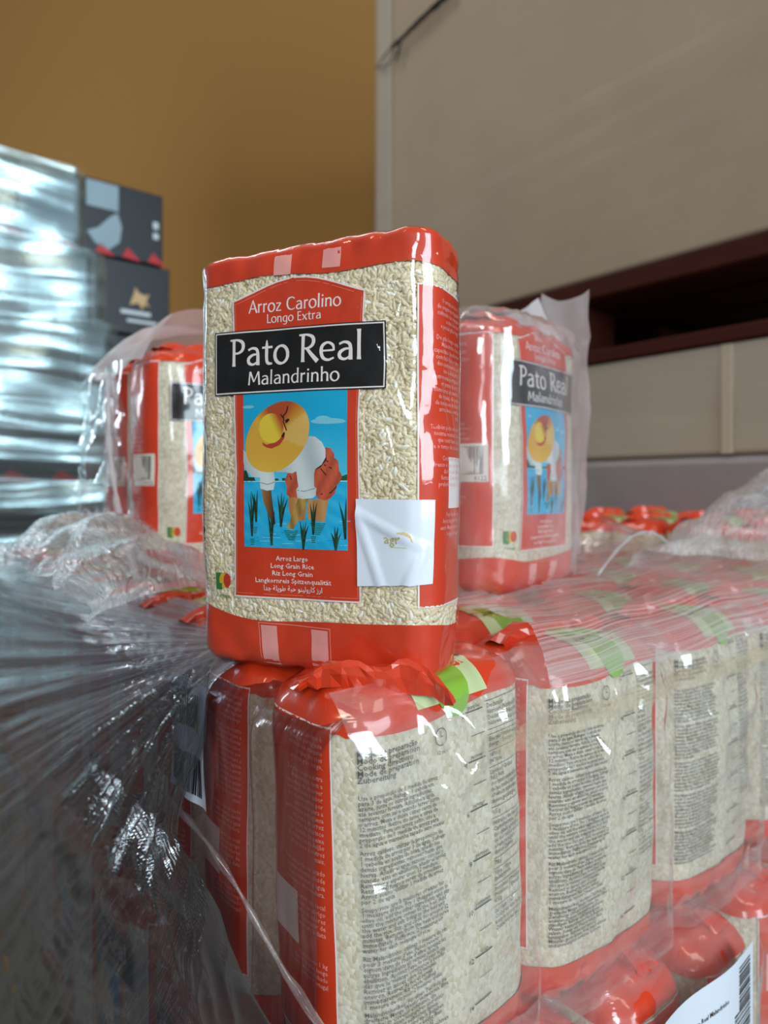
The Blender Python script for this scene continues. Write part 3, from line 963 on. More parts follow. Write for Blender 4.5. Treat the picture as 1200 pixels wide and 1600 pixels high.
    for i, l in enumerate(["Longo Extra", "Branqueado", "Arroz Carolino"]):
        text(A, l, (s0 + s1) / 2, 0.158 - i * 0.005, 4.2 * MM, PINK, 0, 'C', maxw=(s1 - s0) * 0.7)
    for i, l in enumerate(["Arroz extra longo", "Conservar em local fresco", "e seco. Produzido", "e embalado em Portugal"]):
        text(A, l, (s0 + s1) / 2, 0.108 - i * 0.0032, 2.8 * MM, PINK, 0, 'C', maxw=(s1 - s0) * 0.8)
    for i, l in enumerate(["Consumir antes de", "lote indicado"]):
        text(A, l, (s0 + s1) / 2, 0.062 - i * 0.0034, 2.8 * MM, PINK, 0, 'C', maxw=(s1 - s0) * 0.8)
    A.build('lettering', bag, LP, OFF + 8e-5, pmat)
    A = Art()
    A.rect(s0 + 0.006, 0.118, s0 + 0.030, 0.142, lin('#e0b9b0'), 0)
    A.rect(s1 - 0.034, 0.072, s1 - 0.003, 0.096, lin('#e8dcd0'), 0)
    rnd = random.Random(5)
    x = s1 - 0.0325
    while x < s1 - 0.006:
        ww = rnd.choice((0.0003, 0.0005, 0.0008))
        A.rect(x, 0.0765, x + ww, 0.0945, INK, 2e-5, None)
        x += ww + rnd.choice((0.0003, 0.0004, 0.0007))
    text(A, "0122", s1 - 0.004, 0.0728, 4.2 * MM, INK, 2e-5, 'R')
    A.build('barcode', bag, LP, OFF + 5e-5, pmat)
    A = Art()
    A.line([(s0 + 0.014 + 0.003 * math.cos(t), 0.042 + 0.003 * math.sin(t)) for t in np.linspace(0.6, 6.0, 14)], 0.0009, PINK, 0)
    A.build('recycling_mark', bag, LP, OFF + 8e-5, pmat)
    # back: recipe, serving scale, nutrition
    b0 = W / 2 + D
    A = Art()
    z = 0.1545
    for l in ("Modo de preparação", "Modo de preparación", "Cooking directions", "Mode de préparation", "Zubereitung"):
        text(A, l, b0 + 0.0045, z, 3.6 * MM, INK, 0, 'L', sx=0.95)
        z -= 0.00255
    z -= 0.0042
    for par in RECIPE:
        for l in par:
            text(A, l, b0 + 0.0045, z, 2.65 * MM, INK, 0, 'L', sx=0.94, maxw=0.050)
            z -= 0.00208
        z -= 0.0012
    A.build('recipe_text', bag, root, OFF + 15e-5, pmat)
    A = Art()
    zz = 0.1615
    for i, (nn, wd) in enumerate((("2", "porções"), ("4", "raciones"), ("6", "servings"), ("8", "portions"), ("10", "portionen"), ("12", "\ufe94\ufebc\ufea3"), ("14", ""))):
        text(A, nn, b0 + 0.0625, zz - 0.0028, 3.4 * MM, INK, 0, 'R')
        A.line([(b0 + 0.0635, zz - 0.001), (b0 + 0.0755, zz - 0.001)], 0.0006, INK, 0)
        if wd: text(A, wd, b0 + 0.0695, zz, 2.6 * MM, INK, 0, 'C', shear=0.2, maxw=0.011)
        A.line([(b0 + 0.0665, zz - 0.0115), (b0 + 0.0755, zz - 0.0115)], 0.0003, INK, 0)
        zz -= 0.0213
    A.build('serving_scale', bag, root, OFF + 15e-5, pmat)
    A = Art()
    z = 0.1595
    blocks = [("Declaração", "Nutricional | Nutrition Declaration", "Déclaration Nutritionelle |", "Nährwertdeklaration |"), (),
              ("Energia | Valor energético", "Energy | Énergie | Energie"), ("1474 kJ", "347 kcal"), ("Lípidos | Grasas", "Fat | Fett", "dos quais saturados", "de las cuales saturadas", "of which saturates", "davon gesättigte"), ("0,5 g",),
              ("Hidratos de carbono", "Carbohydrate | Glucides", "dos quais açúcares", "de los cuales azúcares", "of which sugars", "davon Zucker"), ("78 g",), ("Fibra | Fibre", "Ballaststoffe"), ("Proteínas | Protein", "Protéines | Eiweiß", "6,5 g"), ("Sal | Salt | Sel", "Conservar em local fresco", "Keep in a cool dry place", "Conserver au sec")]
    for bl in blocks:
        A.line([(b0 + 0.078, z + 0.0030), (b0 + W - 0.003, z + 0.0030)], 0.00025, INK, 0)
        for l in bl:
            text(A, l, b0 + 0.0785, z, 2.9 * MM, lin('#55524c'), 0, 'L', sx=0.95, maxw=W - 0.0815)
            z -= 0.0026
        z -= 0.0022
    A.build('nutrition_table', bag, root, OFF + 15e-5, pmat)
    A = Art()
    A.line([(b0 + 0.047 + 0.0035 * math.cos(t), 0.1545 + 0.0035 * math.sin(t)) for t in np.linspace(0, 2 * math.pi, 20)], 0.0004, INK, 0)
    A.line([(b0 + 0.047, 0.1570), (b0 + 0.047, 0.1545), (b0 + 0.0485, 0.1545)], 0.0004, INK, 0)
    text(A, "12 min", b0 + 0.047, 0.1475, 2.4 * MM, INK, 0, 'C')
    A.build('timer_symbol', bag, root, OFF + 15e-5, pmat)
    A = Art()
    A.rect(b0 + 0.012, 0.003, b0 + 0.032, 0.008, BLACK, 0)
    A.rect(b0 + 0.036, 0.003, b0 + 0.052, 0.008, BLACK, 0)
    A.build('printed_date', bag, parts['bottom'], OFF + 6e-5, pmat)
    # top badge, draped over the coloured end towards the back
    bV, bF = bag.shell(OFF + 2e-5, nu, 0.0035)
    bv = BVHTree.FromPolygons([tuple(map(float, v)) for v in bV], [tuple(f) for f in bF])
    def drape(art, name, off, par):
        VV = []
        cx = 0.0
        for (x, y), o in zip(art.v, art.o):
            # x = viewer's right seen from the back, y = depth from the back edge inwards (0 at the rounded rim)
            d_ = y
            lx = -x
            if d_ >= 0.010:
                hit = bv.ray_cast(Vector((lx, D / 2 - d_, H + 0.05)), Vector((0, 0, -1)))
                n_ = Vector((0, 0, 1))
            else:
                th = (0.010 - d_) / 0.022 * math.pi / 2
                c_ = Vector((lx, D / 2 - 0.018, H - 0.018))
                dr = Vector((0, math.sin(th), math.cos(th)))
                hit = bv.ray_cast(c_ + dr * 0.06, -dr)
                n_ = dr
            p = hit[0] if hit[0] is not None else Vector((lx, D / 2 - d_, H))
            VV.append(p + n_ * (o + off))
        return mesh_obj(name, VV, art.f, bandmat, par, cols=art.c)
    A = Art()
    A.rect(-0.019, -0.007, 0.023, D - 0.01, GREENP, 0, 0.002)
    BD = drape(A, 'green_badge', 4e-4, parts['top'])
    A = Art()
    A.poly([(-0.009, D - 0.012), (0.012, D - 0.012), (0.012, -0.002)] + [(0.0015 + 0.0105 * math.cos(t), -0.002 - 0.0095 * math.sin(t)) for t in np.linspace(0.2, math.pi - 0.2, 8)] + [(-0.009, -0.002)], GREEN, 2e-5, 0.002)
    text(A, "Arroz Fácil", 0.0 - 0.0008, D - 0.021, 8.2 * MM, WHITE, 5e-5, 'L', rot=-math.pi / 2, shear=0.1)
    drape(A, 'badge_lettering', 5.5e-4, parts['top'])
    return parts


def sheet(name, fn, nu, nv, mat, parent=None, uvs=(1, 1), amp=0.0, freq=20, seed=0, thick=None):
    V, UV = [], []
    for j in range(nv):
        for i in range(nu):
            u, v = i / (nu - 1), j / (nv - 1)
            p = Vector(fn(u, v))
            if amp:
                q = p * freq + Vector((seed * 3.1, seed * 1.7, 0))
                p = p + mnoise.noise_vector(q) * amp + mnoise.noise_vector(q * 2.7) * amp * 0.4
                r = abs(mnoise.noise(q * 1.6 + Vector((5, 5, 5))))
                p = p + Vector((0.3, -0.6, 0.6)) * (0.5 - r) * amp * 0.6
            V.append(p)
            UV.append((u * uvs[0], v * uvs[1]))
    return mesh_obj(name, V, grid_faces(nu, nv), mat, parent, uv=UV)


def rice_grains(bag, parent, s0, s1, z0, z1, dens, blocked, seed, off=0.0, dz=(-1.1, -0.25)):
    rnd = random.Random(seed)
    n = int((s1 - s0) * (z1 - z0) / (dens * 1e-6))
    S, Z = [], []
    for _ in range(n):
        s_, z_ = rnd.uniform(s0, s1), rnd.uniform(z0, z1)
        if not blocked(s_, z_):
            S.append(s_); Z.append(z_)
    S = np.array(S); Z = np.array(Z)
    h = 0.001
    P = bag.pos(S, Z)
    Nn = bag._n(bag.pos, S, Z, 0.0012)
    T = bag.pos(S + h, Z) - bag.pos(S - h, Z)
    T /= np.linalg.norm(T, axis=1, keepdims=True)
    Bt = np.cross(Nn, T)
    rings, seg = 3, 6
    V, F, C = [], [], []
    for i in range(len(S)):
        L, wd = rnd.uniform(2.3, 3.3) * MM, rnd.uniform(0.95, 1.25) * MM
        th = rnd.uniform(0, math.pi)
        d = T[i] * math.cos(th) + Bt[i] * math.sin(th)
        tilt = rnd.gauss(0, 0.13)
        e = d * math.cos(tilt) + Nn[i] * math.sin(tilt)
        f = np.cross(Nn[i], d)
        g_ = np.cross(e, f)
        c = P[i] + Nn[i] * (off + rnd.uniform(*dz) * MM)
        q = rnd.random()
        col = shade(lin('#d9c7a2'), lin('#f0e2c6'), rnd.random())
        if q > 0.93: col = lin('#f6f2e6')
        if q < 0.05: col = lin('#c8b48c')
        n0 = len(V)
        V.append(c - e * L)
        for k in range(rings):
            x = (-0.62, 0.0, 0.62)[k]
            rr = wd * (0.74, 1.0, 0.74)[k]
            for m_ in range(seg):
                a = 2 * math.pi * m_ / seg
                V.append(c + e * (x * L) + (f * math.cos(a) + g_ * math.sin(a) * 0.8) * rr)
        V.append(c + e * L)
        last = len(V) - 1
        for m_ in range(seg):
            m2 = (m_ + 1) % seg
            F.append((n0, n0 + 1 + m2, n0 + 1 + m_))
            for k in range(rings - 1):
                a0 = n0 + 1 + k * seg
                F.append((a0 + m_, a0 + m2, a0 + seg + m2, a0 + seg + m_))
            a0 = n0 + 1 + (rings - 1) * seg
            F.append((a0 + m_, a0 + m2, last))
        C += [col] * (last - n0 + 1)
    o = mesh_obj('rice_grains', V, F, M['grain'], parent, cols=C)
    o['kind'] = 'stuff'
    return o


# ------------------------------------------------------------------ the bag standing on top (in focus)
HW, HD, HH = 0.122, 0.041, 0.1905
hth = math.radians(25)
hero_dents = [(0.046, 0.134, 0.010, 0.0022, 1.4), (0.066, 0.108, 0.007, 0.002, 1.2), (0.05, 0.150, 0.012, 0.0006, 2.0), (0.040, 0.055, 0.012, 0.0008, 0.8), (-0.058, 0.03, 0.012, 0.003, 1.0), (0.078, 0.12, 0.01, 0.0015, 1.0)]
hero_bag = Bag(HW, HD, HH, rc=0.011, rt=0.0035, rb=0.004, bulge=0.0035, seed=3, amp=0.00035, eamp=0.0011, dents=hero_dents, dome=0.002)
hd_dir = Vector((-math.cos(hth), math.sin(hth), 0))
hin = Vector((math.sin(hth), math.cos(hth), 0))
hc = Vector((0.0192, 0.285, 0)) + hd_dir * HW / 2 + hin * HD / 2
hero = empty('rice_bag', (hc.x, hc.y, -0.0805), -hth)
tag(hero, 'clear and red rice bag standing upright in focus on top, white sticker on its corner', 'rice bag')


def hero_warp(v):
    v = v.copy()
    v[:, 1] += v[:, 0] * -(v[:, 1] - 0.075) * 0.45 + 0.0034
    v[:, 0] = v[:, 0] * 1.04 + 0.0006
    return v


make_bag(hero_bag, hero, 0.0007, hero_warp, M['rice_bed'], M['print'], hero=True, step=0.004, nu=150, bandmat=M['print'])
def hero_block(s_, z_):
    x, y = s_ / MM, z_ / MM
    if -34 < x < 27 and 31 < y < 163: return True
    if -46 < x < 38 and 124 < y < 146: return True
    if x > 58 and 34 < y < 163: return True
    return False
rice_grains(hero_bag, hero, -0.078, 0.095, 0.019, 0.182, 1.5, hero_block, 11, dz=(-1.15, -0.45))
CRE = [(0.043, 0.134, 0.050, 0.168), (0.043, 0.134, 0.062, 0.133), (0.043, 0.134, 0.052, 0.108), (0.043, 0.134, 0.020, 0.122), (0.043, 0.134, 0.030, 0.150),
       (0.022, 0.150, 0.034, 0.172), (-0.010, 0.150, 0.012, 0.160), (-0.046, 0.148, -0.020, 0.158), (-0.030, 0.160, -0.020, 0.175), (0.040, 0.115, 0.050, 0.080),
       (0.029, 0.071, 0.060, 0.056), (0.060, 0.056, 0.045, 0.022), (0.029, 0.071, 0.045, 0.030), (-0.057, 0.120, -0.050, 0.080), (-0.058, 0.060, -0.046, 0.030), (0.066, 0.128, 0.076, 0.100), (0.072, 0.140, 0.082, 0.100), (0.030, 0.020, 0.056, 0.006), (-0.03, 0.182, 0.01, 0.176)]
film_bag = Bag(HW, HD, HH, rc=0.011, rt=0.0035, rb=0.004, bulge=0.0035, seed=3, amp=0.00035, eamp=0.0011, dents=hero_dents, dome=0.002)
film_bag.creases = [c_ + (0.0009, 0.0026) for c_ in CRE]
V, F = film_bag.shell(0.00125, 330, 0.0013)
mesh_obj('clear_film', V, F, M['bag_film'], hero)
tag(hero.children[-1], 'clear glossy film')
# sticker, slightly curled away from the film
A = Art()
A.poly([(x * MM, y * MM) for x, y in ((30.0, 39.2), (63.2, 41.2), (64.6, 76.2), (29.3, 76.5))], lin('#e3e8f2'), 0, 0.0012)
st = A.build('sticker', film_bag, hero, 0.00145, M['sticker_gloss'])
tag(st, 'white paper sticker')
A = Art()
text(A, "agr", 42.7 * MM, 57.8 * MM, 6.5 * MM, lin('#b9ad7a'), 0, 'L', sx=0.95)
A.line([(46 * MM, 56.3 * MM), (53 * MM, 56.3 * MM)], 0.0003, lin('#b9c59a'), 0)
A.ribbon([(48.7 * MM, 62.1 * MM, 0.0003), (51.7 * MM, 62.0 * MM, 0.0014), (54.0 * MM, 60.8 * MM, 0.0012), (55.2 * MM, 58.6 * MM, 0.0002)], lin('#d9b878'), 0)
A.build('sticker_lettering', film_bag, st, 0.0016, M['print'])

# ------------------------------------------------------------------ generic bag (shared meshes) for the pallet
GW, GD, GH = 0.112, 0.065, 0.178
gbag = Bag(GW, GD, GH, rc=0.020, rt=0.016, rb=0.012, bulge=0.006, sbulge=0.003, seed=8, amp=0.0005, eamp=0.0018, dome=0.0025)
proto = empty('rice_bag')
gp = make_bag(gbag, proto, 0.0006, None, M['rice'], M['print_gloss'], step=0.006, nu=112)


def fold_mesh(seed, length=0.094, hgt=0.011, lean=0.5, x0=0.0, y0=0.0, rot=0.0):
    """crumpled folded-over seal across the top of a bag"""
    V = []
    nu, nv = 20, 8
    for j in range(nv):
        for i in range(nu):
            u, v = i / (nu - 1) - 0.5, j / (nv - 1)
            th = math.pi * v
            e = 1 - (2 * abs(u)) ** 6 * 0.8
            x = u * length
            y = (math.cos(th) * 0.011 + lean * 0.012 * math.sin(th)) * (0.75 + 0.35 * mnoise.noise(Vector((u * 7, seed, 0)))) + 0.003 * mnoise.noise(Vector((u * 12, v * 2, seed + 4)))
            z = math.sin(th) * hgt * e * (0.9 + 0.5 * mnoise.noise(Vector((u * 4, seed + 9, v)))) - 0.0015
            q = Vector((x, y, z)) + mnoise.noise_vector(Vector((u * 9, v * 4, seed))) * 0.002 + mnoise.noise_vector(Vector((u * 34, v * 9, seed))) * 0.0013
            c, s_ = math.cos(rot), math.sin(rot)
            V.append((x0 + q.x * c - q.y * s_, y0 + q.x * s_ + q.y * c, GH + 0.0015 + q.z))
    return V, grid_faces(nu, nv)


V, F = fold_mesh(2)
V = [(x, y - 0.008, z) for x, y, z in V]
fold_g = mesh_obj('folded_seal', V, F, M['print_gloss'], proto, cols=np.tile(RED, (len(V), 1)), smooth=False)
ROT_BACK = math.atan2(-0.625, -0.781)      # back of the bag faces the front of the pallet
TOPZ = -0.0775
TOP_ONLY = ('recipe_text', 'serving_scale', 'nutrition_table', 'timer_symbol', 'front_panel', 'name_box', 'picture', 'origin_mark', 'side_panel', 'bottom_band')
placed = []


def place(a, b, ztop, rot, label, skip=(), group=None, rnd=None):
    c = copy_tree(proto, None, skip)
    c.location = ab(a, b, ztop - GH - 0.002)
    c.rotation_euler = (0, 0, rot)
    tag(c, label, 'rice bag', group)
    placed.append(c)
    return c


G1 = 'wrapped rice bags of the upper layer'
G2 = 'wrapped rice bags of the layer below'
GR = random.Random(4)
PIT = 0.120
# front row, recipe side towards the camera
ord_ = ['corner rice bag right under the standing bag, recipe text facing forward',
        'second rice bag from the corner in the front row, recipe text and green badge',
        'third rice bag from the corner in the front row, recipe text facing forward',
        'fourth rice bag from the corner in the front row, cut by the photo edge']
for i in range(4):
    c = place(0.0575 + i * PIT, 0.0325, TOPZ + (0, -0.004, -0.003, -0.002)[i], ROT_BACK + GR.uniform(-0.02, 0.02), ord_[i], skip=('front_panel', 'name_box', 'picture', 'origin_mark') + (('folded_seal',) if i == 0 else ()), group=G1)
    if i == 0: corner_bag = c; c.rotation_euler = (0, math.radians(2.2), ROT_BACK); c.location += AX * 0.006
# corner bag: own crumpled seal at its near end and modelled grains behind the text
V, F = fold_mesh(7, length=0.060, hgt=0.014, lean=1.0, x0=0.029, y0=0.010, rot=-0.5)
V = [(x, y + 0.012 * k, z - 0.011 * k * k) for (x, y, z), k in ((q, min(1, max(0, (0.055 - q[0]) / 0.055))) for q in V)]
mesh_obj('folded_seal', V, F, M['print_gloss'], corner_bag, cols=np.tile(RED, (len(V), 1)), smooth=False)
b0 = GW / 2 + GD
rice_grains(gbag, corner_bag, b0 - 0.008, b0 + GW + 0.004, 0.016, 0.168, 3.4, lambda s_, z_: False, 21, off=-0.00068)
# left side, narrow sides with red panels towards the left
num = ['second', 'third', 'fourth', 'fifth', 'sixth', 'seventh', 'eighth', 'ninth', 'tenth', 'eleventh']
for j in range(1, 11):
    place(0.0575, 0.0325 + j * 0.0675, TOPZ + GR.uniform(-0.002, 0.002), ROT_BACK + GR.uniform(-0.03, 0.03),
          '%s rice bag from the corner along the left side of the upper layer' % num[j - 1], skip=('front_panel', 'name_box', 'picture', 'origin_mark', 'barcode') + (('recipe_text', 'nutrition_table', 'serving_scale')), group=G1)
# rows behind: only their tops show through the film
for i in range(1, 5):
    for j in range(1, 7):
        if i <= 3 and j >= 6: continue
        place(0.0575 + i * PIT, 0.0325 + j * 0.0675, TOPZ + GR.uniform(-0.003, 0.001), ROT_BACK + GR.uniform(-0.03, 0.03),
              'red rice bag top under film, %s behind the %s bag of the front row' % (('next', 'second', 'third', 'fourth', 'fifth', 'sixth')[j - 1], ('', 'second', 'third', 'fourth', 'fifth')[i]), skip=TOP_ONLY, group=G1)
# raised far pile
for i in range(2):
    for j in range(5):
        place(0.666 + 0.117 * i, 0.11 + j * 0.072, -0.034 + GR.uniform(-0.003, 0.003), ROT_BACK + GR.uniform(-0.04, 0.04),
              'red rice bag on the raised far pile, %s row, %s from the right' % (('near', 'far')[i], ('first', 'second', 'third', 'fourth', 'fifth')[j]), skip=TOP_ONLY[:-1], group='rice bags of the raised pile at the back')
# layer below: narrow sides towards the front
L2 = -0.262
for i in range(8):
    place(0.036 + i * 0.0765, 0.034 + GR.uniform(-0.003, 0.003), L2 + GR.uniform(-0.003, 0.004), math.atan2(0.781, -0.625) + GR.uniform(-0.03, 0.03),
          '%s rice bag from the corner in the front of the lower layer, narrow side outward' % (['first'] + num)[i], skip=('recipe_text', 'nutrition_table', 'serving_scale', 'green_badge', 'badge_lettering'), group=G2)
for j in range(6):
    place(0.036, 0.152 + j * 0.118, L2 + GR.uniform(-0.003, 0.003), math.atan2(-0.781, 0.625) + GR.uniform(-0.02, 0.02),
          '%s wrapped rice bag along the left side of the lower layer' % (['first'] + num)[j], skip=('recipe_text', 'nutrition_table', 'serving_scale', 'timer_symbol', 'green_badge', 'badge_lettering'), group=G2)

# packs standing behind the focused bag
c = copy_tree(proto, None, ('recipe_text', 'nutrition_table', 'serving_scale', 'timer_symbol', 'green_badge', 'badge_lettering'))
cd = Vector((0.643, 0.766, 0)); ci = Vector((-0.766, 0.643, 0))
p4 = Vector((0.077, 0.45, 0)) + cd * GW / 2 + ci * GD / 2
c.location = (p4.x, p4.y, -0.0705)
c.rotation_euler = (0, 0, math.radians(50))
c.scale = (1.12, 1, 1.05)
tag(c, 'film-covered rice bag behind right, black name box and barcode side showing', 'rice bag')
right_pack = c
lp = []
for k in range(2):
    c = copy_tree(proto, None, ('recipe_text', 'nutrition_table', 'serving_scale', 'timer_symbol', 'green_badge', 'badge_lettering'))
    p5 = Vector((-0.172, 0.52, 0)) + AX * GW / 2 + BX * (GD / 2 + 0.069 * k)
    c.location = (p5.x, p5.y, -0.0705)
    c.rotation_euler = (0, 0, ROT_A)
    c.scale = (1, 1, 1.02)
    tag(c, ('rice bag behind left, half hidden by the standing bag, barcode side showing', 'rice bag hindmost at the left, only its red barcode side showing')[k], 'rice bag')
    lp.append(c)
for o in [proto] + list(proto.children_recursive):
    bpy.data.objects.remove(o)

# pack film around the bag behind right
pf = Bag(GW + 0.012, GD + 0.012, GH * 1.05 + 0.010, rc=0.026, rt=0.022, rb=0.006, bulge=0.004, seed=31, amp=0.0016, eamp=0.003, dome=0.006)
rp = empty('pack_film', right_pack.location, math.radians(50))
rp.scale = (1.12, 1, 1)
tag(rp, 'clear shrink film around the rice bag behind right, one corner fin sticking up', 'plastic film')
V, F = pf.shell(0.0, 120, 0.006)
mesh_obj('film_hull', V, F, M['pack_film'], rp)
def fin(u, v):
    # fin seal at the far end, taller than the bag
    x = GW / 2 + 0.004 + 0.004 * math.sin(v * 5) + 0.010 * u
    y = -0.030 + 0.048 * u
    return (x, y - 0.012 * v, v * (0.205 + 0.030 * u * u) + (0.02 - 0.02 * u))
sheet('film_fin', fin, 16, 30, M['pack_film_white'], rp, amp=0.003, freq=28, seed=4)
def crest(u, v):
    return (-0.045 + 0.108 * u, -0.012 + 0.02 * v, GH * 1.05 + 0.002 + v * (0.004 + 0.036 * u ** 2.2))
sheet('film_crest', crest, 24, 10, M['pack_film_white'], rp, amp=0.003, freq=30, seed=8)

# milky pack film over the two bags behind left
lpf = empty('pack_film', lp[0].location, ROT_A)
tag(lpf, 'milky torn pack film draped over the rice bags behind left', 'plastic film')
def hood(u, v):
    th = math.pi * (0.06 + 0.80 * v)
    y = -0.028 + 0.150 * u
    hx = GW / 2 + 0.010
    x = -hx * math.cos(th)
    z = GH * 1.0 - 0.025 + 0.058 * math.sin(th) + 0.006 * math.sin(u * 9 + v * 4)
    return (x, y, z)
sheet('film_hood', hood, 24, 28, M['pack_film_white'], lpf, amp=0.005, freq=24, seed=2)
def left_drape(u, v):
    return (-GW / 2 - 0.010 - 0.010 * math.sin(v * 3) * u, 0.012 + 0.100 * u - 0.05 * v * v * (1 - u), GH - 0.008 - v * 0.165)
sheet('film_side', left_drape, 22, 34, M['pack_film'], lpf, amp=0.005, freq=30, seed=6)
tube('film_edge', [(-GW / 2 - 0.012 - 0.006 * t, 0.040 - 0.085 * t ** 2.2, GH - 0.012 - t * 0.160) for t in np.linspace(0, 1, 24)], [0.0022 + 0.0008 * math.sin(i * 1.7) for i in range(24)], M['pack_film_white'], lpf, rough=0.3)
tube('film_edge', [(-GW / 2 - 0.016 + 0.075 * t, -0.042 - 0.012 * t, 0.024 - 0.026 * t ** 0.6) for t in np.linspace(0, 1, 16)], 0.003, M['pack_film_white'], lpf, rough=0.4)

# ------------------------------------------------------------------ stretch wrap on the pallet load
APEX = (0.085, -0.074)
rs = np.random.RandomState(12)
fk = rs.uniform(35, 210, 16); fph = rs.uniform(0, 6.28, 16); fa = rs.uniform(0.3, 1, 16) * (60 / fk) ** 0.6


def wrap_left(u, v):
    z = -0.070 - 0.465 * v
    if z > -0.17: bmin = 0.080 + (-0.075 - z) * 0.3
    else: bmin = max(-0.024, 0.108 - (-0.17 - z) * 2.6)
    b = bmin + (0.92 - bmin) * (u ** 1.35)
    lift = 0.0
    db, dz = b - APEX[0], -(z - APEX[1])
    al = math.atan2(dz, max(db, 1e-3)); r = math.hypot(db, dz)
    ridge = float(np.sum(fa * np.sin(fk * al + fph)))
    d = 0.006 + 0.0011 * ridge * min(1, r / 0.10) * (1.0 if al < 0.95 else max(0.15, 1 - (al - 0.95) * 1.6))
    low = min(1, max(0, (al - 0.55) / 0.5))
    q = Vector((b * 14, z * 17, 1.3))
    d += low * (0.012 * mnoise.noise(q) + 0.006 * abs(mnoise.noise(q * 2.3)) + 0.001 * mnoise.noise(q * 4.7))
    d += 0.010 * min(1, r / 0.2) - 0.004 * math.exp(-((z + 0.258) / 0.012) ** 2)
    a = -d - 0.004
    if v < 0.06:                               # turns over the rim on to the top
        k = 1 - v / 0.06
        a += 0.05 * k * k; z = z - 0.002 + 0.010 * k * (1 - k)
    return ab(a, b, z), (al, r)


nu, nv = 260, 190
V, UV = [], []
for j in range(nv):
    for i in range(nu):
        p, uv_ = wrap_left(i / (nu - 1), j / (nv - 1))
        V.append(p); UV.append(uv_)
wrapL = mesh_obj('stretch_wrap', V, grid_faces(nu, nv), M['wrap'], None, uv=UV)
tag(wrapL, 'clear stretch wrap fanning in ridges over the left side of the pallet', 'stretch wrap')
# gathered lower border of that sheet
pts = [ab(-0.012 - 0.002 * math.sin(t * 9), 0.20 - 0.225 * t, -0.150 - 0.045 * t ** 1.2) for t in np.linspace(0, 1, 30)]
tube('gathered_border', pts, [0.0013 + 0.0006 * math.sin(i * 1.3) for i in range(30)], M['pack_film'], wrapL, rough=0.35, seed=3)

def side_film(u, v):
    b = 0.004 + 0.134 * u
    z = TOPZ - 0.012 - 0.168 * v
    gap = math.exp(-((b - 0.066) / 0.008) ** 2)
    a = -(0.0075 - 0.006 * gap + 0.002 * mnoise.noise(Vector((b * 40, z * 22, 3.3))))
    if v < 0.1: a += 0.016 * (1 - v / 0.1) ** 2
    return ab(a, b, z)
o = sheet('pack_film', side_film, 70, 60, M['side_film'], None, (1, 1))
tag(o, 'brownish clear pack film over the left side of the two nearest lower bags', 'plastic film')
rs2 = np.random.RandomState(5)
tk = rs2.uniform(120, 900, 14); tp = rs2.uniform(0, 6.28, 14); ta = rs2.uniform(0.3, 1, 14) * (200 / tk) ** 0.7


def wrap_top(u, v):
    a = 0.115 + 0.72 * u
    b = -0.004 + 0.44 * v ** 1.4
    skew = b - 0.05 * (a - 0.1) - (0.030 * (1 - v / 0.08) ** 2 if v < 0.08 else 0.0)
    z = TOPZ + 0.012 + 0.0006 * float(np.sum(ta * np.sin(tk * skew + tp))) + 0.004 * mnoise.noise(Vector((a * 18, b * 22, 0.4)))
    z += 0.012 * max(0, (a - 0.3)) * v
    if v < 0.08:
        k = 1 - v / 0.08
        z -= 0.030 * k * k
        b -= 0.006 * k
    # leave room round the standing packs
    return ab(a, b, z), (a * 4, skew * 2)


nu, nv = 150, 150
V, UV, keep = [], [], []
for j in range(nv):
    for i in range(nu):
        p, uv_ = wrap_top(i / (nu - 1), j / (nv - 1))
        V.append(p); UV.append(uv_)
def near_pack(p):
    for o, hw_, hd_ in ((right_pack, GW / 2 + 0.006, GD / 2 + 0.006), (hero, HW / 2 + 0.004, HD / 2 + 0.004)):
        d = p - Vector(o.location); r = -o.rotation_euler.z
        x, y = d.x * math.cos(r) - d.y * math.sin(r), d.x * math.sin(r) + d.y * math.cos(r)
        if abs(x) < hw_ and abs(y) < hd_: return True
    return False
npk = [near_pack(p) for p in V]
FF = [f for f in grid_faces(nu, nv) if not any(npk[i] for i in f)]
wt = mesh_obj('stretch_wrap', V, FF, M['wrap_top'], None, uv=UV)
tag(wt, 'streaky stretch wrap pulled over the red bag tops at the right', 'stretch wrap')


def wrap_front(u, v):
    a = 0.002 + 0.60 * u
    z = TOPZ - 0.006 - 0.178 * v
    ph = ((a / PIT) % 1.0) if a > 0.06 else 0.5
    dip = -0.010 * math.exp(-((min(ph, 1 - ph)) / 0.07) ** 2)
    b = -(0.0095 + dip * (0.5 + 0.5 * v) + 0.0022 * mnoise.noise(Vector((a * 30, z * 26, 2.2))) + 0.0012 * mnoise.noise(Vector((a * 70, z * 60, 4.2))))
    cm = max(0.12, 1 - abs(v - 0.22) / 0.36)
    b -= 0.0085 * cm * (0.5 - abs(mnoise.noise(Vector((a * 46, z * 38 + a * 20, 6.2)))) * 1.6)
    if v < 0.12:
        k = 1 - v / 0.12
        b += 0.020 * k * k; z += 0.004 * k
    return ab(a, b, z), (a * 3, z * 3)


nu, nv = 330, 100
V, UV = [], []
for j in range(nv):
    for i in range(nu):
        p, uv_ = wrap_front(i / (nu - 1), j / (nv - 1))
        V.append(p); UV.append(uv_)
wf = mesh_obj('stretch_wrap', V, grid_faces(nu, nv), M['wrap_face'], None, uv=UV)
tag(wf, 'clear film tight over the recipe side of the front row bags', 'stretch wrap')


Vs, Us = [], []
for j in range(8):
    for i in range(160):
        p, uv_ = wrap_front(0.12 + 0.80 * i / 159, 0.125 + 0.055 * j / 7)
        Vs.append(p - BX * 0.0025); Us.append((i / 40, j / 7))
mesh_obj('edge_reflection', Vs, grid_faces(160, 8), M['wrap_strip'], wf, uv=Us)  # carries the painted beige reflection, just outside the front film


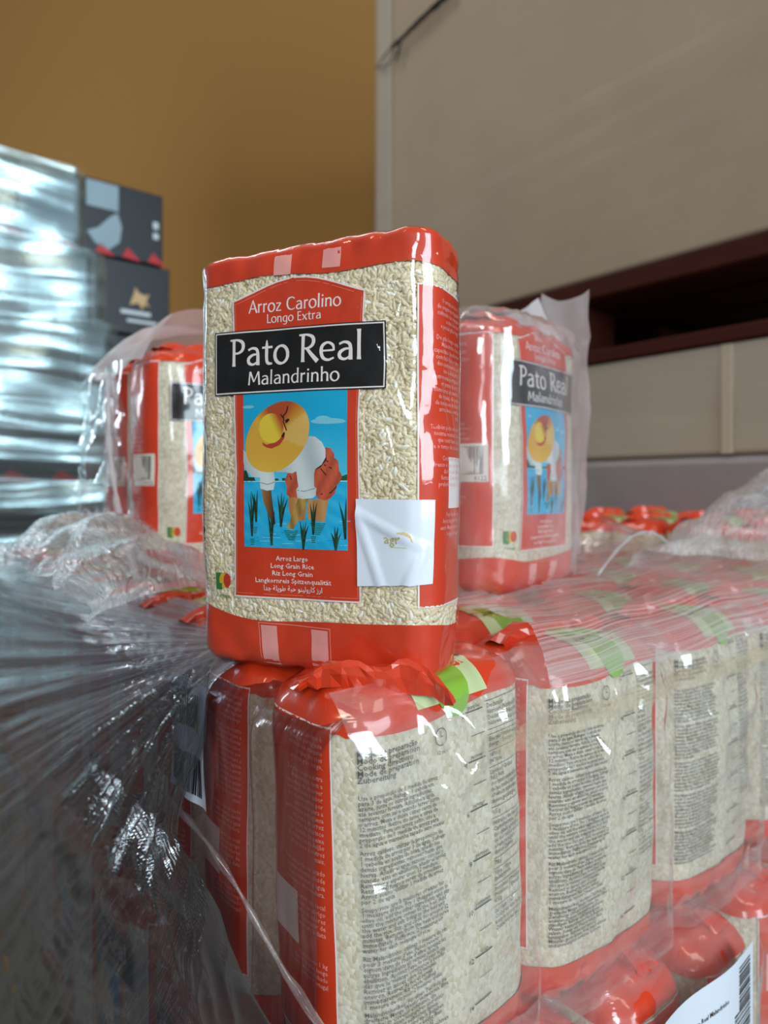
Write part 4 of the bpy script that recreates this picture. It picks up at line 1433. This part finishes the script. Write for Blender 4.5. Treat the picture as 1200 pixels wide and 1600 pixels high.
def wrap_low(u, v):
    a = 0.0 + 0.62 * u
    z = L2 + 0.010 - 0.16 * v
    ph = ((a / 0.0765) % 1.0)
    b = -(0.030 - 0.010 * math.exp(-((min(ph, 1 - ph)) / 0.09) ** 2) * (0.3 + v) + 0.003 * mnoise.noise(Vector((a * 34, z * 30, 7.2))))
    if v < 0.25:
        k = 1 - v / 0.25
        b += 0.030 * k * k; z += 0.003 * k + 0.004 * mnoise.noise(Vector((a * 45, v * 6, 1.0)))
    return ab(a, b, z), (a * 3, z * 3)


nu, nv = 200, 40
V, UV = [], []
for j in range(nv):
    for i in range(nu):
        p, uv_ = wrap_low(i / (nu - 1), j / (nv - 1))
        V.append(p); UV.append(uv_)
wl = mesh_obj('stretch_wrap', V, grid_faces(nu, nv), M['wrap_face'], None, uv=UV)
tag(wl, 'clear film over the red topped bags of the lower layer, lower right', 'stretch wrap')

# loose bunches of film
def bunch_r(u, v):
    th = math.pi * v
    a = 0.40 + 0.20 * u + 0.02 * math.cos(th)
    b = 0.06 - 0.055 * math.cos(th) + 0.02 * u
    return ab(a, b, TOPZ + 0.008 + math.sin(th) * (0.020 + 0.070 * u ** 0.8))
o = sheet('loose_film', bunch_r, 50, 40, M['wrap_loose'], None, (3, 3), 0.010, 26, 3)
tag(o, 'crumpled clump of clear film standing up at the right edge', 'plastic film')
def bunch_m(u, v):
    th = math.pi * u
    a = 0.30 + 0.13 * u
    b = 0.09 + 0.035 * v
    return ab(a, b, TOPZ + 0.012 + math.sin(th) * (0.030 + 0.008 * v))
o = sheet('loose_film', bunch_m, 40, 16, M['pack_film'], None, (3, 2), 0.004, 24, 9)
tag(o, 'arched loop of clear film lying behind the second front row bag', 'plastic film')
tube('film_edge', [Vector(bunch_m(t, 0.0)) + Vector((0, 0, 0.001)) for t in np.linspace(0.0, 1, 22)], [0.0012 + 0.0005 * math.sin(i * 2.1) for i in range(22)], M['wrap_loose'], o, rough=0.3)
def bunch_l(u, v):
    th = math.pi * (0.08 + 0.9 * v)
    b = 0.17 + 0.42 * u
    a = 0.010 - 0.050 * math.cos(th)
    return ab(a, b, TOPZ + 0.006 + math.sin(th) * (0.014 + 0.036 * math.sin(math.pi * min(1, u * 1.15)) ** 0.8))
o = sheet('loose_film', bunch_l, 60, 36, M['wrap_loose'], None, (4, 2), 0.010, 24, 5)
tag(o, 'crumpled milky film bunched on the left rim beside the hind bags', 'plastic film')

# paper label with barcodes on the lower layer
lab = empty('paper_label', ab(0.220, -0.036, -0.30), ROT_A)
tag(lab, 'white paper label with two barcodes on the lower layer film', 'label')
def lb(u, v):
    return (-0.050 + 0.100 * u, 0.0015 * math.sin(u * 7) , -0.040 + 0.0765 * v)
bm_l = sheet('paper', lb, 14, 10, M['sticker'], lab)
A = Art()
rnd = random.Random(2)
y = -0.036
while y < 0.031:
    ww = rnd.choice((0.0004, 0.0007, 0.0011))
    A.rect(0.022 + (0.006 if y > 0.006 else 0), y, 0.045, y + ww, INK, 0, None)
    y += ww + rnd.choice((0.0005, 0.0007, 0.0012))
x = -0.018
while x < 0.010:
    ww = rnd.choice((0.0005, 0.0009, 0.0013))
    A.rect(x, -0.036, x + ww, -0.010, INK, 0, None)
    x += ww + rnd.choice((0.0005, 0.0008, 0.0014))
text(A, "Arroz Pato Real Malandrinho", -0.030, 0.018, 0.0038, INK, 0, 'L')
text(A, "10 x 1kg", -0.016, 0.009, 0.005, INK, 0, 'L')
for i in range(3): text(A, ("Lote 5 601 252", "Consumir antes de", "10 kg  Portugal")[i], -0.034, 0.002 - i * 0.0052, 0.0036, INK, 0, 'L')
A.line([(-0.042, 0.012), (-0.042, -0.036)], 0.0006, INK, 0)
Vp = [(v[0], 0.0015 * math.sin((v[0] + 0.05) / 0.1 * 7) - 0.0003, v[1]) for v in A.v]
mesh_obj('lettering', Vp, A.f, M['print'], lab, cols=A.c)

lab2 = empty('paper_label', ab(-0.0088, 0.121, -0.126), ROT_B0)
tag(lab2, 'small crumpled barcode label under the stretch wrap beside the corner bags', 'label')
def lb2(u, v):
    return (-0.022 + 0.044 * u, 0.0012 * math.sin(u * 9 + v * 4), -0.030 + 0.060 * v)
sheet('paper', lb2, 16, 14, M['sticker'], lab2)
A = Art()
rnd = random.Random(6)
for y0 in (-0.026, 0.006):
    x = -0.019
    while x < 0.016:
        ww = rnd.choice((0.0005, 0.0009, 0.0014))
        A.rect(x, y0, x + ww, y0 + 0.019, INK, 0, 0.004)
        x += ww + rnd.choice((0.0005, 0.0008))
Vp = [(v[0], 0.0012 * math.sin((v[0] + 0.022) / 0.044 * 9 + (v[1] + 0.030) / 0.060 * 4) - 0.0004, v[1]) for v in A.v]
mesh_obj('barcode', Vp, A.f, M['print'], lab2, cols=A.c)

# wooden pallet under the load
pal = empty('wooden_pallet', ab(0.30, 0.40, -0.58), ROT_A)
tag(pal, 'worn wooden pallet under the wrapped rice bags', 'pallet')
for k in range(6):
    bevel_box('deck_board', (0.76, 0.12, 0.020), M['wood'], pal, (0.06, -0.36 + k * 0.165, 0.126), 0.002, 1, 0.002, k)
for k in range(3):
    bevel_box('bearer', (0.09, 0.98, 0.094), M['wood'], pal, (-0.26 + k * 0.32, 0.05, 0.069), 0.003, 1, 0.002, k + 9)
for k in range(3):
    bevel_box('base_board', (0.10, 0.98, 0.022), M['wood'], pal, (-0.26 + k * 0.32, 0.05, 0.011), 0.002, 1, 0.002, k + 20)

# ------------------------------------------------------------------ wrapped cartons at the left
CO = Vector((-0.667, 1.2, 0))


def carton_stack():
    rot = ROT_A
    rows = [0.588, 0.444, 0.300, 0.156, 0.012, -0.132, -0.276, -0.420]
    for r, zt_ in enumerate(rows):
        for cidx, (t0, t1) in enumerate(((0.1375, 0.290), (-0.115, 0.136), (-0.37, -0.117))):
            if cidx == 2 and r > 5: continue
            hgt = 0.141
            sh = (0.0, 0.014, -0.006, 0.01)[r % 4]
            ct = CO + AX * ((t0 + t1) / 2 + sh) + BX * 0.11
            o = empty('carton', (ct.x, ct.y, zt_ - 0.144), rot)
            wd = t1 - t0 - 0.002
            body = bevel_box('box_body', (wd, 0.22, hgt), M['carton_dark'], o, (0, 0, hgt / 2 + 0.001), 0.003, 2)
            yf = -0.1105
            def dec(nm, x0, z0, x1, z1, mat):
                return bevel_box(nm, (x1 - x0, 0.001, z1 - z0), mat, o, ((x0 + x1) / 2, yf, (z0 + z1) / 2), 0.0003, 1)
            def decp(nm, pts, mat):
                n_ = len(pts)
                Vv = [(p[0], yf - 0.0008, p[1]) for p in pts] + [(p[0], yf + 0.0004, p[1]) for p in pts]
                Ff = [tuple(range(n_)), tuple(range(n_, 2 * n_))[::-1]] + [(i, i + n_, (i + 1) % n_ + n_, (i + 1) % n_) for i in range(n_)]
                return mesh_obj(nm, Vv, Ff, mat, o, smooth=False)
            h2 = wd / 2
            if cidx == 0 and r == 0:
                dec('label_panel', -h2 + 0.004, 0.088, -0.012, 0.137, M['carton_grey'])
                decp('printed_cloud', [(-h2 + 0.005, 0.04), (-0.05, 0.05), (-0.028, 0.075), (-0.014, 0.085), (-0.006, 0.06), (-0.01, 0.03), (-0.03, 0.012), (-h2 + 0.02, 0.02)], M['carton_grey'])
                for q in range(2): dec('printed_symbol', 0.055, 0.072 - q * 0.020, 0.066, 0.086 - q * 0.022, M['carton_white'])
            if r in (0, 3):
                for q in range(3):
                    x0 = -h2 + 0.02 + q * wd * 0.33
                    decp('red_triangle', [(x0, 0.004), (x0 + wd * 0.24, 0.001), (x0 + wd * 0.16, 0.012), (x0 + wd * 0.07, 0.024)], M['carton_red'])
            if r == 1 and cidx == 0:
                decp('golden_bird', [(-0.005, 0.058), (0.004, 0.083), (0.006, 0.094), (0.012, 0.084), (0.026, 0.080), (0.034, 0.086), (0.027, 0.070), (0.034, 0.058), (0.024, 0.064), (0.020, 0.052), (0.012, 0.064)], M['carton_gold'])
                dec('printed_line', -0.022, 0.040, 0.036, 0.048, M['carton_white'])
                dec('printed_line', -0.010, 0.025, 0.048, 0.031, M['carton_white'])
            if r == 2 and cidx == 0:
                dec('label_panel', -0.01, 0.05, 0.05, 0.11, M['carton_grey'])
            if cidx == 1 and r in (0, 1):
                dec('label_panel', 0.02, 0.02, h2 - 0.006, 0.13, M['carton_grey'])
            if r == 0:
                for q in range(3):
                    bevel_box('lid_print', (wd * 0.2, 0.1, 0.0015), (M['carton_red'], M['carton_white'], M['carton_red'])[q], o, (-h2 * 0.6 + q * wd * 0.3, -0.05, hgt + 0.0015), 0.0003, 1)
            row_n = ('top', 'second', 'third', 'fourth', 'fifth', 'sixth', 'seventh', 'eighth')[r]
            extra = {(0, 0): ', grey label and dark end', (1, 0): ', golden bird print', (2, 0): ', grey label'}.get((r, cidx), '')
            tag(o, 'dark printed carton, %s row from top, %s column%s' % (row_n, ('right end', 'middle', 'far left')[cidx], extra), 'carton', 'wrapped dark cartons at the left')


carton_stack()
cp = empty('wooden_pallet', (CO + AX * -0.04 + BX * 0.11 + Vector((0, 0, -0.58))), ROT_A)
tag(cp, 'low pallet under the dark carton stack', 'pallet')
for k in range(4):
    bevel_box('deck_board', (0.70, 0.05, 0.008), M['wood'], cp, (0.0, -0.084 + k * 0.056, 0.011), 0.001, 1)
bevel_box('base_board', (0.70, 0.21, 0.007), M['wood'], cp, (0, 0, 0.0035), 0.001, 1)
ck = rs.uniform(40, 240, 12); cph = rs.uniform(0, 6.28, 12); ca = rs.uniform(0.4, 1, 12)


def cwrap(u, v):
    z = 0.590 - 0.95 * v
    row = (0.588 - z) / 0.144
    tend = 0.138 if row < 0.99 else 0.176 if row < 1.9 else 0.205 + 0.012 * math.sin(row * 5)
    t = -0.36 + (tend + 0.36) * u
    tilt = z + 0.010 * math.sin(t * 11 + math.floor(row) * 2.0) + (0.05 * math.sin(row * 3.0) * t if row > 2 else 0.0)
    d = 0.016 + 0.0016 * float(np.sum(ca * np.sin(ck * tilt * 0.6 + cph))) + 0.005 * mnoise.noise(Vector((t * 12, z * 14, 0.7)))
    if u > 0.97: d -= (u - 0.97) * 0.3
    p = CO + AX * t - BX * d
    return (p.x, p.y, z), (t, tilt)


nu, nv = 110, 240
V, UV = [], []
for j in range(nv):
    for i in range(nu):
        p, uv_ = cwrap(i / (nu - 1), j / (nv - 1))
        V.append(p); UV.append(uv_)
cw = mesh_obj('stretch_wrap', V, grid_faces(nu, nv), M['wrap_carton'], None, uv=UV)
tag(cw, 'shiny rippled stretch wrap on the dark carton stack', 'stretch wrap')

# ------------------------------------------------------------------ cartons and red pallet at the right
Q0 = Vector((0.522, 0.94, 0))


def qt(t, z, d=0.0):
    p = Q0 + BX * t - AX * d
    return Vector((p.x, p.y, z))


ROT_B = math.atan2(0.781, -0.625)
# local x runs along the row (far = +), local -y is... depth behind the face
def rbox(name, t0, t1, z0, z1, depth, mat, bev=0.006):
    c_ = Q0 + BX * ((t0 + t1) / 2) + AX * (depth / 2)
    o = empty(name, (c_.x, c_.y, z0), ROT_B)
    b = bevel_box('box_body', (t1 - t0, depth, z1 - z0), mat, o, (0, 0, (z1 - z0) / 2), bev, 2, 0.003, 3)
    return o


up = rbox('cardboard_carton', -0.28, 0.872, 0.3535, 1.45, 0.62, M['cardboard'])
tag(up, 'tall brown cardboard carton on the red pallet', 'carton')
bevel_box('flap_seam', (0.003, 0.002, 1.05), M['seam'], up, (0.556, 0.311, 0.54), 0.0005, 1)
bevel_box('side_flap', (0.05, 0.004, 1.0), M['cardboard_pale'], up, (0.535, 0.312, 0.55), 0.001, 1)
lo = rbox('cardboard_carton', -0.28, 0.80, 0.050, 0.2085, 0.62, M['cardboard_pale'])
tag(lo, 'low beige cardboard carton under the red pallet', 'carton')
bevel_box('reflection_streak', (0.016, 0.002, 0.156), M['film_streak'], lo, (-0.205, 0.3105, 0.079), 0.0005, 1)  # film reflection drawn as a thin pale upright strip
gw = rbox('wrapped_load', -0.28, 0.86, -0.58, 0.0495, 0.62, M['grey_wrap'], 0.012)
tag(gw, 'grey plastic wrapped load below the beige carton', 'load')
def gwrap(u, v):
    return qt(-0.27 + 1.1 * u, 0.045 - 0.3 * v, 0.006 + 0.004 * mnoise.noise(Vector((u * 16, v * 9, 3))))
s_ = sheet('stretch_wrap', gwrap, 60, 24, M['wrap_thin'], None, (1, 1))
tag(s_, 'dull film over the grey load below the beige carton', 'stretch wrap')
rp_ = empty('red_pallet', (Q0 + BX * 0.30 + AX * 0.31 + Vector((0, 0, 0.209))), ROT_B)
tag(rp_, 'dark red wooden pallet between the two cardboard cartons', 'pallet')
for k in range(5):
    bevel_box('deck_board', (1.18, 0.105, 0.034), M['wood_red'], rp_, (0, 0.263 - k * 0.131, 0.126), 0.003, 1, 0.001, k)
for tx in (-0.52, 0.06, 0.30):
    for ty in (-0.26, 0.0, 0.255):
        bevel_box('block', (0.115, 0.10, 0.086), M['wood_red'], rp_, (tx, ty, 0.066), 0.004, 1, 0.002, int(tx * 50))
for ty in (-0.26, 0.0, 0.265):
    bevel_box('base_board', (1.18, 0.10, 0.0225), M['wood_red'], rp_, (0, ty, 0.0115), 0.003, 1, 0.001, 7)
def uwrap(u, v):
    t = -0.27 + 1.13 * u
    z = 0.36 + 0.30 * v
    return qt(t, z, 0.010 + 0.0007 * math.sin(z * 120 + 3 * t) + 0.0006 * math.sin(z * 61 - 5 * t + 1) + 0.003 * mnoise.noise(Vector((t * 8, z * 8, 0))))
s_ = sheet('stretch_wrap', uwrap, 50, 90, M['wrap_thin'], None, (1, 1))
tag(s_, 'thin creased film around the foot of the tall brown carton', 'stretch wrap')
def lwrap(u, v):
    return qt(-0.27 + 1.0 * u, 0.053 + 0.152 * v, 0.007 + 0.003 * mnoise.noise(Vector((u * 14, v * 3, 9))))
s_ = sheet('stretch_wrap', lwrap, 60, 14, M['wrap_thin'], None, (1, 1))
tag(s_, 'thin film across the low beige carton', 'stretch wrap')


def on_face(px, py, d=0.012):
    r = (px - 600) / 1080.0
    o_ = Q0 - AX * d
    t = (o_.x - r * o_.y) / (0.625 + r * 0.781)
    Yy = o_.y + 0.781 * t
    return qt(t, -(py - 765) / 1080.0 * Yy, d)


cd_ = empty('frayed_cord', on_face(612, 74))
tag(cd_, 'black frayed cord on the upper corner of the tall brown carton', 'cord')
for nm, q, r0 in (('cord', [(705, -12), (682, 8), (658, 30), (636, 52), (612, 74)], 0.0062), ('strand', [(612, 74), (600, 88), (588, 106)], 0.0018), ('strand', [(588, 106), (606, 101), (617, 82)], 0.0014), ('strand', [(626, 64), (622, 82), (618, 96)], 0.003)):
    pts = [on_face(*p) - Vector(cd_.location) for p in q]
    pts = [Vector(p) for p in spline(pts, 5)]
    tube(nm, pts, [r0 * (1 - 0.35 * i / len(pts)) for i in range(len(pts))], M['black_cord'], cd_, rough=0.25)

if _fo.name in COL.objects: COL.objects.unlink(_fo)
bpy.data.objects.remove(_fo)
